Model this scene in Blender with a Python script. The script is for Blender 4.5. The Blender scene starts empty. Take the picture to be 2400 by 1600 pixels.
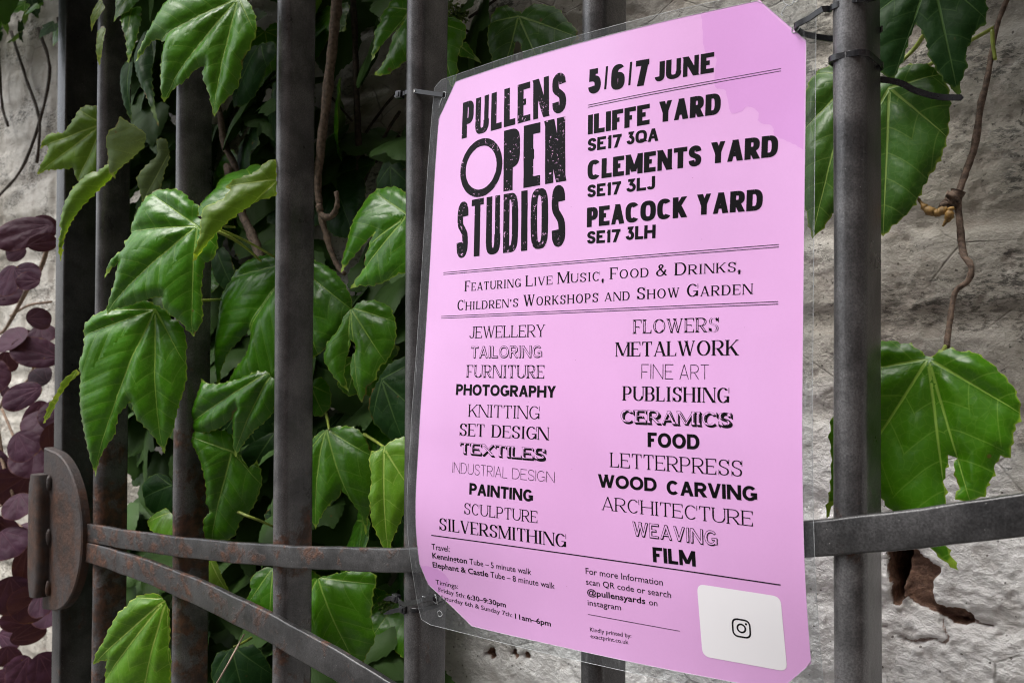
import bpy, bmesh, math, random
import numpy as np
from mathutils import Vector, Matrix
from mathutils.geometry import delaunay_2d_cdt
random.seed(7); np.random.seed(7)
R = math.radians
sc = bpy.context.scene
COL = sc.collection

# ------------------------------------------------------------------ camera
cam_d = bpy.data.cameras.new('camera'); cam = bpy.data.objects.new('camera', cam_d); COL.objects.link(cam)
cam_d.sensor_width = 36.0; cam_d.lens = 30.99; cam_d.clip_start = 0.02; cam_d.clip_end = 400
YAW, PITCH, ROLL = 0.675358, 0.012851, 0.003571
F = Vector((-math.sin(YAW)*math.cos(PITCH), math.cos(YAW)*math.cos(PITCH), math.sin(PITCH)))
R0 = Vector((math.cos(YAW), math.sin(YAW), 0)); U0 = R0.cross(F)
RX = math.cos(ROLL)*R0 + math.sin(ROLL)*U0; UX = -math.sin(ROLL)*R0 + math.cos(ROLL)*U0
cam.matrix_world = Matrix(((RX.x, UX.x, -F.x, 1.04842), (RX.y, UX.y, -F.y, -0.53155), (RX.z, UX.z, -F.z, 1.5), (0, 0, 0, 1)))
cam_d.dof.use_dof = True; cam_d.dof.focus_distance = 0.66; cam_d.dof.aperture_fstop = 15
sc.camera = cam

# ------------------------------------------------------------------ light
SUN_EL, SUN_AZ = 63, 210           # degrees; azimuth counted from +y towards +x
world = bpy.data.worlds.new('World'); sc.world = world; world.use_nodes = True
wn, wl = world.node_tree.nodes, world.node_tree.links
bg = wn['Background']; sky = wn.new('ShaderNodeTexSky'); sky.sky_type = 'NISHITA'; sky.sun_disc = False
sky.sun_elevation = R(SUN_EL); sky.sun_rotation = R(SUN_AZ); sky.dust_density = 4.0; sky.air_density = 1.0
hs = wn.new('ShaderNodeHueSaturation'); hs.inputs['Saturation'].default_value = 0.35     # thin white cloud
wl.new(sky.outputs[0], hs.inputs['Color']); wl.new(hs.outputs[0], bg.inputs[0])
bg.inputs[1].default_value = 0.12
sun_d = bpy.data.lights.new('sun', 'SUN'); sun_d.energy = 1.1; sun_d.angle = R(35); sun_d.color = (1, .97, .93)
sun = bpy.data.objects.new('sun', sun_d); COL.objects.link(sun); sun.location = (0, -3, 6)
el, az = R(SUN_EL), R(SUN_AZ)
sun.rotation_euler = Vector((-math.sin(az)*math.cos(el), -math.cos(az)*math.cos(el), -math.sin(el))).to_track_quat('-Z', 'Y').to_euler()
sc.view_settings.view_transform = 'Standard'; sc.view_settings.look = 'None'
sc.view_settings.exposure = 1.6; sc.view_settings.gamma = 1.0
sc.render.engine = 'CYCLES'
sc.cycles.use_denoising = True; sc.cycles.denoising_prefilter = 'ACCURATE'; sc.cycles.filter_width = 1.05
sc.cycles.max_bounces = 8; sc.cycles.transparent_max_bounces = 12

# ------------------------------------------------------------------ material helper
class NT:
    def __init__(s, name):
        s.m = bpy.data.materials.new(name); s.m.use_nodes = True
        s.t = s.m.node_tree; s.t.nodes.clear()
        s.out = s.n('OutputMaterial')
    def n(s, typ, **kw):
        nd = s.t.nodes.new('ShaderNode'+typ)
        for k, v in kw.items(): setattr(nd, k, v)
        return nd
    def put(s, sock, v):
        if isinstance(v, bpy.types.NodeSocket): s.t.links.new(v, sock)
        elif v is not None:
            if hasattr(sock.default_value, '__len__') and isinstance(v, (tuple, list)) and len(v) == 3 and len(sock.default_value) == 4: v = (*v, 1)
            sock.default_value = v
    def math(s, op, a, b=None, c=None, clamp=False):
        nd = s.n('Math', operation=op, use_clamp=clamp)
        for i, v in enumerate((a, b, c)):
            if v is not None: s.put(nd.inputs[i], v)
        return nd.outputs[0]
    def mix(s, f, a, b):
        nd = s.n('Mix', data_type='RGBA'); s.put(nd.inputs[0], f); s.put(nd.inputs[6], a); s.put(nd.inputs[7], b); return nd.outputs[2]
    def mul(s, f, a, b):
        nd = s.n('Mix', data_type='RGBA', blend_type='MULTIPLY'); s.put(nd.inputs[0], f); s.put(nd.inputs[6], a); s.put(nd.inputs[7], b); return nd.outputs[2]
    def step(s, v, lo, hi):
        nd = s.n('MapRange', interpolation_type='SMOOTHSTEP'); s.put(nd.inputs[0], v); nd.inputs[1].default_value = lo; nd.inputs[2].default_value = hi; return nd.outputs[0]
    def noise(s, vec, scale, detail=4, rough=.55, dist=0.0):
        nd = s.n('TexNoise'); s.put(nd.inputs['Vector'], vec); nd.inputs['Scale'].default_value = scale
        nd.inputs['Detail'].default_value = detail; nd.inputs['Roughness'].default_value = rough; nd.inputs['Distortion'].default_value = dist; return nd.outputs[0]
    def voro(s, vec, scale, feature='F1', rnd=1.0):
        nd = s.n('TexVoronoi', feature=feature); s.put(nd.inputs['Vector'], vec); nd.inputs['Scale'].default_value = scale; nd.inputs['Randomness'].default_value = rnd; return nd.outputs['Distance']
    def pos(s): return s.n('NewGeometry').outputs['Position']
    def scale(s, vec, xyz):
        nd = s.n('Mapping'); s.put(nd.inputs[0], vec); nd.inputs['Scale'].default_value = xyz; return nd.outputs[0]
    def bump(s, h, dist, strength=1.0, normal=None):
        nd = s.n('Bump'); s.put(nd.inputs['Height'], h); nd.inputs['Distance'].default_value = dist; nd.inputs['Strength'].default_value = strength
        if normal is not None: s.put(nd.inputs['Normal'], normal)
        return nd.outputs[0]
    def bsdf(s, color, rough=.5, normal=None, spec=.5, metal=0.0, coat=0.0, coat_rough=.1):
        p = s.n('BsdfPrincipled'); s.put(p.inputs['Base Color'], color); s.put(p.inputs['Roughness'], rough); s.put(p.inputs['Metallic'], metal)
        s.put(p.inputs['Specular IOR Level'], spec); p.inputs['Coat Weight'].default_value = coat; p.inputs['Coat Roughness'].default_value = coat_rough
        if normal is not None: s.put(p.inputs['Normal'], normal)
        return p.outputs[0]
    def done(s, shader):
        s.t.links.new(shader, s.out.inputs[0]); return s.m
    def mixsh(s, f, a, b):
        nd = s.n('MixShader'); s.put(nd.inputs[0], f); s.t.links.new(a, nd.inputs[1]); s.t.links.new(b, nd.inputs[2]); return nd.outputs[0]

def m_iron(name, rust, base=.072):
    """bare worn mild steel: grey blotches, vertical wear, orange-brown rust where rust>0"""
    t = NT(name); p = t.pos()
    streak = t.noise(t.scale(p, (60, 60, 5)), 6, 6, .65)
    blot = t.noise(p, 26, 6, .62)
    fine = t.noise(p, 900, 3, .6)
    c = t.mix(t.step(blot, .34, .68), (base*.55, base*.54, base*.56), (base*1.6, base*1.56, base*1.6))
    c = t.mix(t.math('MULTIPLY', t.step(streak, .5, .75), .22), c, (base*2.4, base*2.3, base*2.35))
    c = t.mul(.8, c, t.mix(t.step(fine, .3, .7), (.55, .55, .55), (1.4, 1.4, 1.4)))
    specks = t.math('MULTIPLY', t.step(t.voro(p, 330), .085, .05), t.step(t.noise(p, 35, 2), .52, .6))
    c = t.mix(specks, c, (.45, .45, .43))
    sx = t.n('SeparateXYZ'); t.put(sx.inputs[0], p)
    left = t.math('SUBTRACT', 1.0, t.step(sx.outputs[0], .05, .75))       # the gate is rustier towards its hinge
    low = t.math('SUBTRACT', 1.0, t.step(sx.outputs[2], 1.25, 1.62))
    amt = t.math('MULTIPLY', t.math('MULTIPLY', left, low), rust) if rust < 1 else t.math('MULTIPLY_ADD', left, .55, .12)
    X_ = sx.outputs[0]; zr = t.math('ADD', t.math('MULTIPLY_ADD', X_, .06, 1.283), t.math('MULTIPLY', t.math('MULTIPLY', X_, X_), .08))
    joint = t.math('SUBTRACT', 1.0, t.step(t.math('ABSOLUTE', t.math('SUBTRACT', sx.outputs[2], zr)), .012, .034))       # rust gathers where the rail crosses
    amt = t.math('ADD', amt, t.math('MULTIPLY', joint, .42 if rust < 1 else 0.0))
    rn = t.noise(p, 38, 8, .68, .3)
    rm = t.step(t.math('ADD', rn, t.math('MULTIPLY', amt, .34)), .66, .80)
    rc = t.mix(t.step(t.noise(p, 120, 5), .35, .68), (.034, .017, .011), (.115, .045, .021))
    c = t.mix(t.math('MULTIPLY', rm, .9), c, rc)
    rough = t.math('MULTIPLY_ADD', rm, .3, t.math('MULTIPLY_ADD', blot, .28, .18))
    h = t.math('ADD', t.math('MULTIPLY', fine, .35), t.math('ADD', t.math('MULTIPLY', t.noise(p, 200, 4), .6), t.math('MULTIPLY', t.math('MULTIPLY', rm, t.noise(p, 300, 4)), 2.0)))
    return t.done(t.bsdf(c, rough, t.bump(h, .0006, .7), .6, .25))
M_BAR = m_iron('worn_steel', .75); M_RAIL = m_iron('rusty_steel', 1.0, .040); M_CLEAN = m_iron('dark_painted_steel', .3, .04)
def m_rust():
    t = NT('brown_rust'); p = t.pos(); n = t.noise(p, 60, 7, .65)
    c = t.mix(t.step(n, .3, .7), (.022, .013, .010), (.068, .031, .018))
    g = t.step(t.noise(t.scale(p, (1, 1, .5)), 22, 5, .6), .46, .56)
    c = t.mix(t.math('MULTIPLY', g, .55), c, (.040, .041, .044))
    o = t.step(t.noise(p, 30, 3, .5), .66, .74)
    c = t.mix(t.math('MULTIPLY', o, .5), c, (.17, .09, .035))
    return t.done(t.bsdf(c, .62, t.bump(t.noise(p, 260, 5), .0009, .8), .4))
M_RUST = m_rust()

def m_leaf(name, hue, trans, rough=.25, spec=.42):
    """hue = (blade, vein, underside); vein coordinates come with the mesh: UV map 'vein' = distance along / across the nearest main vein (dm), 'rim' = (0 centre..1 edge, seed)"""
    t = NT(name); blade, vein, under = hue
    uv = t.n('UVMap', uv_map='vein'); s1 = t.n('SeparateXYZ'); t.put(s1.inputs[0], uv.outputs[0])
    uv2 = t.n('UVMap', uv_map='rim'); s2 = t.n('SeparateXYZ'); t.put(s2.inputs[0], uv2.outputs[0])
    p, q, rho = s1.outputs[0], s1.outputs[1], s2.outputs[0]
    aq = t.math('ABSOLUTE', q); pos = t.pos()
    w = t.math('MULTIPLY', t.math('SUBTRACT', 1.12, rho, clamp=False), .0135)
    main = t.math('SUBTRACT', 1.0, t.step(t.math('DIVIDE', aq, w), .35, 1.0))
    wob = t.math('MULTIPLY', t.math('SUBTRACT', t.noise(pos, 40, 2), .5), .10)
    ph = t.math('ADD', t.math('MULTIPLY', t.math('SUBTRACT', p, t.math('MULTIPLY', t.math('POWER', aq, 1.18), .95)), 5.6), wob)
    fr = t.math('ABSOLUTE', t.math('SUBTRACT', t.math('FRACT', t.math('ADD', ph, 8.0)), .5))      # 0 on a side vein, .5 between two
    side = t.math('SUBTRACT', 1.0, t.step(fr, .008, .038))
    cell = t.voro(t.scale(pos, (1, 1, 1)), 190, 'DISTANCE_TO_EDGE')
    net = t.math('SUBTRACT', 1.0, t.step(cell, .0, .09))
    mott = t.noise(pos, 30, 4, .6)
    oi = t.n('ObjectInfo').outputs['Random']
    c = t.mix(t.step(mott, .3, .72), tuple(v*.70 for v in blade), tuple(v*1.2 for v in blade))
    c = t.mix(t.math('MULTIPLY', oi, .35), c, (blade[0]*1.5, blade[1]*1.12, blade[2]*.9))
    c = t.mix(t.math('MULTIPLY', net, .10), c, vein)
    c = t.mix(t.math('MULTIPLY', side, .30), c, vein)
    c = t.mix(t.math('MULTIPLY', main, .9), c, vein)
    edge = t.step(rho, .955, 1.0)
    c = t.mix(t.math('MULTIPLY', edge, .9), c, (vein[0]*1.05, vein[1]*.95, vein[2]*.6))
    spot = t.math('MULTIPLY', t.step(t.math('ADD', t.voro(pos, 44), t.math('MULTIPLY', t.noise(pos, 260, 3), .08)), .125, .085), t.step(t.noise(pos, 14, 1), .53, .57))
    scorch = t.math('MULTIPLY', t.step(rho, .93, .985), t.step(t.noise(pos, 24, 3, .6), .60, .66)); spot = t.math('MAXIMUM', spot, scorch)
    rough = rough
    c = t.mix(t.math('MULTIPLY', spot, .8), c, (.13, .07, .02))
    uc = t.mix(t.math('MULTIPLY', t.math('ADD', main, t.math('MULTIPLY', side, .5)), .6), under, vein)
    back = t.n('NewGeometry').outputs['Backfacing']
    col = t.mix(back, c, uc)
    quilt = t.math('MULTIPLY', t.step(fr, .0, .38), t.step(aq, .0, .07))
    h = t.math('ADD', t.math('MULTIPLY', quilt, .75), t.math('ADD', t.math('MULTIPLY', t.noise(pos, 140, 2, .5, .6), .55), t.math('MULTIPLY', t.noise(pos, 55, 2), .75)))
    h = t.math('SUBTRACT', h, t.math('MULTIPLY', main, .55))
    nrm = t.bump(h, .0010, .55)
    r = t.math('ADD', t.math('MULTIPLY', back, .3), t.math('MULTIPLY_ADD', mott, .16, rough-.06))
    a = t.bsdf(col, r, nrm, spec)
    tr = t.n('BsdfTranslucent'); t.put(tr.inputs['Color'], t.mix(.5, t.mul(1.0, col, (1.7, 1.8, .5)), (blade[0]*2.2, blade[1]*1.8, blade[2]*.6)))
    t.put(tr.inputs['Normal'], nrm)
    return t.done(t.mixsh(trans, a, tr.outputs[0]))
V1 = (.22, .36, .06)
M_LEAF = {
 'mature': m_leaf('ivy_leaf', ((.042, .160, .003), V1, (.15, .24, .075)), .24, .30),
 'dark': m_leaf('shaded_ivy_leaf', ((.008, .034, .006), (.05, .10, .025), (.03, .07, .025)), .08, .48, .12),  # background shade put into the leaf colour and gloss
 'young': m_leaf('young_ivy_leaf', ((.115, .22, .020), (.32, .42, .09), (.27, .39, .045)), .46, .40),
 'bright': m_leaf('light_ivy_leaf', ((.085, .225, .010), (.32, .44, .09), (.22, .33, .04)), .36, .36),
 'pale': m_leaf('pale_ivy_leaf', ((.10, .16, .065), (.26, .33, .12), (.15, .22, .09)), .30, .45),
 'matte': m_leaf('wall_ivy_leaf', ((.030, .098, .008), (.20, .30, .07), (.12, .2, .07)), .2, .36),
 'purple': m_leaf('purple_leaf', ((.044, .017, .036), (.08, .033, .055), (.10, .055, .085)), .20, .55, .15),
}
def m_simple(name, col, rough=.5, nscale=0, var=.3, bump=0, coat=0, spec=.5):
    t = NT(name); c = col; nm = None
    if nscale:
        n = t.noise(t.pos(), nscale, 5, .6)
        c = t.mix(t.step(n, .3, .7), tuple(v*(1-var) for v in col), tuple(min(1, v*(1+var)) for v in col))
        if bump: nm = t.bump(n, bump, .8)
    return t.done(t.bsdf(c, rough, nm, spec, 0, coat))
M_BARK = m_simple('vine_bark', (.115, .078, .055), .8, 260, .55, .0012)
M_TWIG = m_simple('dark_twig', (.045, .032, .024), .8, 200, .5, .0006)
M_PET = m_simple('petiole', (.22, .27, .045), .42, 90, .25, .0003)
M_BUD = m_simple('bud_brown', (.22, .13, .035), .6, 240, .5, .0006)
M_FLOWER = m_simple('flower_green', (.09, .14, .022), .55, 300, .5, .0003)
M_SBR = m_simple('shrub_branch', (.20, .13, .085), .7, 180, .4, .0006)
M_TIE = m_simple('black_nylon', (.012, .012, .014), .27, 400, .2, 0)
M_GROUND = m_simple('paving', (.11, .107, .10), .85, 6, .3, .004)

# ------------------------------------------------------------------ object helpers
def link(name, me, mat, parent=None, smooth=True):
    o = bpy.data.objects.new(name, me); COL.objects.link(o)
    if mat is not None: me.materials.append(mat)
    if smooth: me.polygons.foreach_set('use_smooth', [True]*len(me.polygons))
    if parent is not None:
        o.parent = parent; o.matrix_parent_inverse = Matrix.Translation(-parent_loc(parent))
    return o
def parent_loc(p):
    v = Vector((0, 0, 0))
    if p.type == 'EMPTY': v = Vector(p.location)
    return v
def mesh(name, verts, faces, mat, parent=None, smooth=True):
    me = bpy.data.meshes.new(name); me.from_pydata([tuple(map(float, v)) for v in verts], [], [tuple(map(int, f)) for f in faces]); me.update()
    return link(name, me, mat, parent, smooth)
def thing(name, loc, label, cat, group=None):
    o = bpy.data.objects.new(name, None); COL.objects.link(o); o.location = loc; o.empty_display_size = .05
    o['label'] = label; o['category'] = cat
    if group: o['group'] = group
    return o
def tag(o, label, cat, group=None):
    o['label'] = label; o['category'] = cat
    if group: o['group'] = group
    return o
def catmull(pts, per):
    P = np.array(pts, float); Q = np.vstack([2*P[0]-P[1], P, 2*P[-1]-P[-2]]); out = []
    for i in range(1, len(Q)-2):
        for k in range(per):
            u = k/per
            out.append(.5*((2*Q[i]) + (-Q[i-1]+Q[i+1])*u + (2*Q[i-1]-5*Q[i]+4*Q[i+1]-Q[i+2])*u*u + (-Q[i-1]+3*Q[i]-3*Q[i+1]+Q[i+2])*u**3))
    out.append(P[-1]); return np.array(out)
def tube_geo(pts, rad, seg=10, per=6, knob=0.0, closed_ends=True):
    P = catmull(pts, per); n = len(P); r = np.interp(np.linspace(0, 1, n), np.linspace(0, 1, len(rad)), rad) if hasattr(rad, '__len__') else np.full(n, rad)
    if knob:
        r = r*(1+knob*np.array([random.uniform(-1, 1) for _ in range(n)])); P = P+np.random.uniform(-1, 1, P.shape)*knob*r[:, None]*.5
    T = np.gradient(P, axis=0); T /= np.linalg.norm(T, axis=1)[:, None]+1e-12
    a = np.cross(T[0], [0.31, .5, .8]); a /= np.linalg.norm(a); V = []; Fc = []
    for i in range(n):
        a = a-T[i]*(a@T[i]); a /= np.linalg.norm(a); b = np.cross(T[i], a)
        for k in range(seg):
            th = 2*math.pi*k/seg; V.append(P[i]+r[i]*(math.cos(th)*a+math.sin(th)*b))
    for i in range(n-1):
        for k in range(seg):
            k2 = (k+1) % seg; Fc.append((i*seg+k, i*seg+k2, (i+1)*seg+k2, (i+1)*seg+k))
    if closed_ends: Fc += [tuple(range(seg-1, -1, -1)), tuple((n-1)*seg+k for k in range(seg))]
    return V, Fc
def tube(name, pts, rad, mat, parent=None, seg=10, per=6, knob=0.0):
    return mesh(name, *tube_geo(pts, rad, seg, per, knob), mat, parent)
class Geo:
    def __init__(s): s.v = []; s.f = []
    def add(s, V, Fc):
        o = len(s.v); s.v += [tuple(x) for x in V]; s.f += [tuple(i+o for i in f) for f in Fc]; return s
    def make(s, name, mat, parent=None, smooth=True): return mesh(name, s.v, s.f, mat, parent, smooth)
def box_geo(c, d, bev=0.0, rot=None):
    bm = bmesh.new(); bmesh.ops.create_cube(bm, size=1.0); bmesh.ops.scale(bm, vec=d, verts=bm.verts)
    if bev: bmesh.ops.bevel(bm, geom=bm.edges[:]+bm.verts[:], offset=bev, segments=2, affect='EDGES', profile=.6)
    if rot is not None: bmesh.ops.transform(bm, matrix=rot, verts=bm.verts)
    bm.verts.index_update(); V = [tuple(v.co+Vector(c)) for v in bm.verts]; Fc = [tuple(v.index for v in f.verts) for f in bm.faces]; bm.free(); return V, Fc
def rrect(hx, hy, r, n=5):
    out = []
    for cx, cy, a0 in ((hx-r, hy-r, 0), (-hx+r, hy-r, 90), (-hx+r, -hy+r, 180), (hx-r, -hy+r, 270)):
        for k in range(n+1):
            a = R(a0+90*k/n); out.append((cx+r*math.cos(a), cy+r*math.sin(a)))
    return out
def loft(sections, closed=True, cap=True):
    n = len(sections[0]); V = [p for s in sections for p in s]; Fc = []
    for i in range(len(sections)-1):
        for k in range(n if closed else n-1):
            k2 = (k+1) % n; Fc.append((i*n+k, i*n+k2, (i+1)*n+k2, (i+1)*n+k))
    if cap: Fc += [tuple(range(n-1, -1, -1)), tuple((len(sections)-1)*n+k for k in range(n))]
    return V, Fc
def shade(o, ang=35):
    me = o.data; me.update(); me.set_sharp_from_angle(angle=R(ang)); return o

# value noise in numpy (wall relief)
def vnoise(x, y, seed):
    rng = np.random.RandomState(seed); tab = rng.rand(256, 256); xi = np.floor(x).astype(int); yi = np.floor(y).astype(int)
    fx = x-xi; fy = y-yi; fx = fx*fx*(3-2*fx); fy = fy*fy*(3-2*fy)
    g = lambda i, j: tab[i % 256, j % 256]
    return (g(xi, yi)*(1-fx)+g(xi+1, yi)*fx)*(1-fy)+(g(xi, yi+1)*(1-fx)+g(xi+1, yi+1)*fx)*fy
def fbm(x, y, seed, octv=4, gain=.5):
    s = 0; a = 1; n = 0
    for k in range(octv):
        s = s+a*vnoise(x*2**k+13.7*k, y*2**k+7.1*k, seed+k); n += a; a *= gain
    return s/n
def poly_sd(px, py, poly):
    """signed distance to a closed polygon, negative inside"""
    P = np.array(poly); d = np.full(px.shape, 1e9); ins = np.zeros(px.shape, bool)
    for i in range(len(P)):
        a, b = P[i], P[(i+1) % len(P)]; e = b-a; t = np.clip(((px-a[0])*e[0]+(py-a[1])*e[1])/(e@e+1e-12), 0, 1)
        d = np.minimum(d, np.hypot(px-a[0]-t*e[0], py-a[1]-t*e[1]))
        c = ((a[1] > py) != (b[1] > py)) & (px < (b[0]-a[0])*(py-a[1])/((b[1]-a[1]) if abs(b[1]-a[1]) > 1e-9 else 1e-9)+a[0]); ins ^= c
    return np.where(ins, -d, d)
def line_d(px, py, line):
    d = np.full(px.shape, 1e9)
    for a, b in zip(np.array(line)[:-1], np.array(line)[1:]):
        e = b-a; t = np.clip(((px-a[0])*e[0]+(py-a[1])*e[1])/(e@e+1e-12), 0, 1); d = np.minimum(d, np.hypot(px-a[0]-t*e[0], py-a[1]-t*e[1]))
    return d
sstep = lambda v, a, b: (lambda t: t*t*(3-2*t))(np.clip((v-a)/(b-a), 0, 1))
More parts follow.
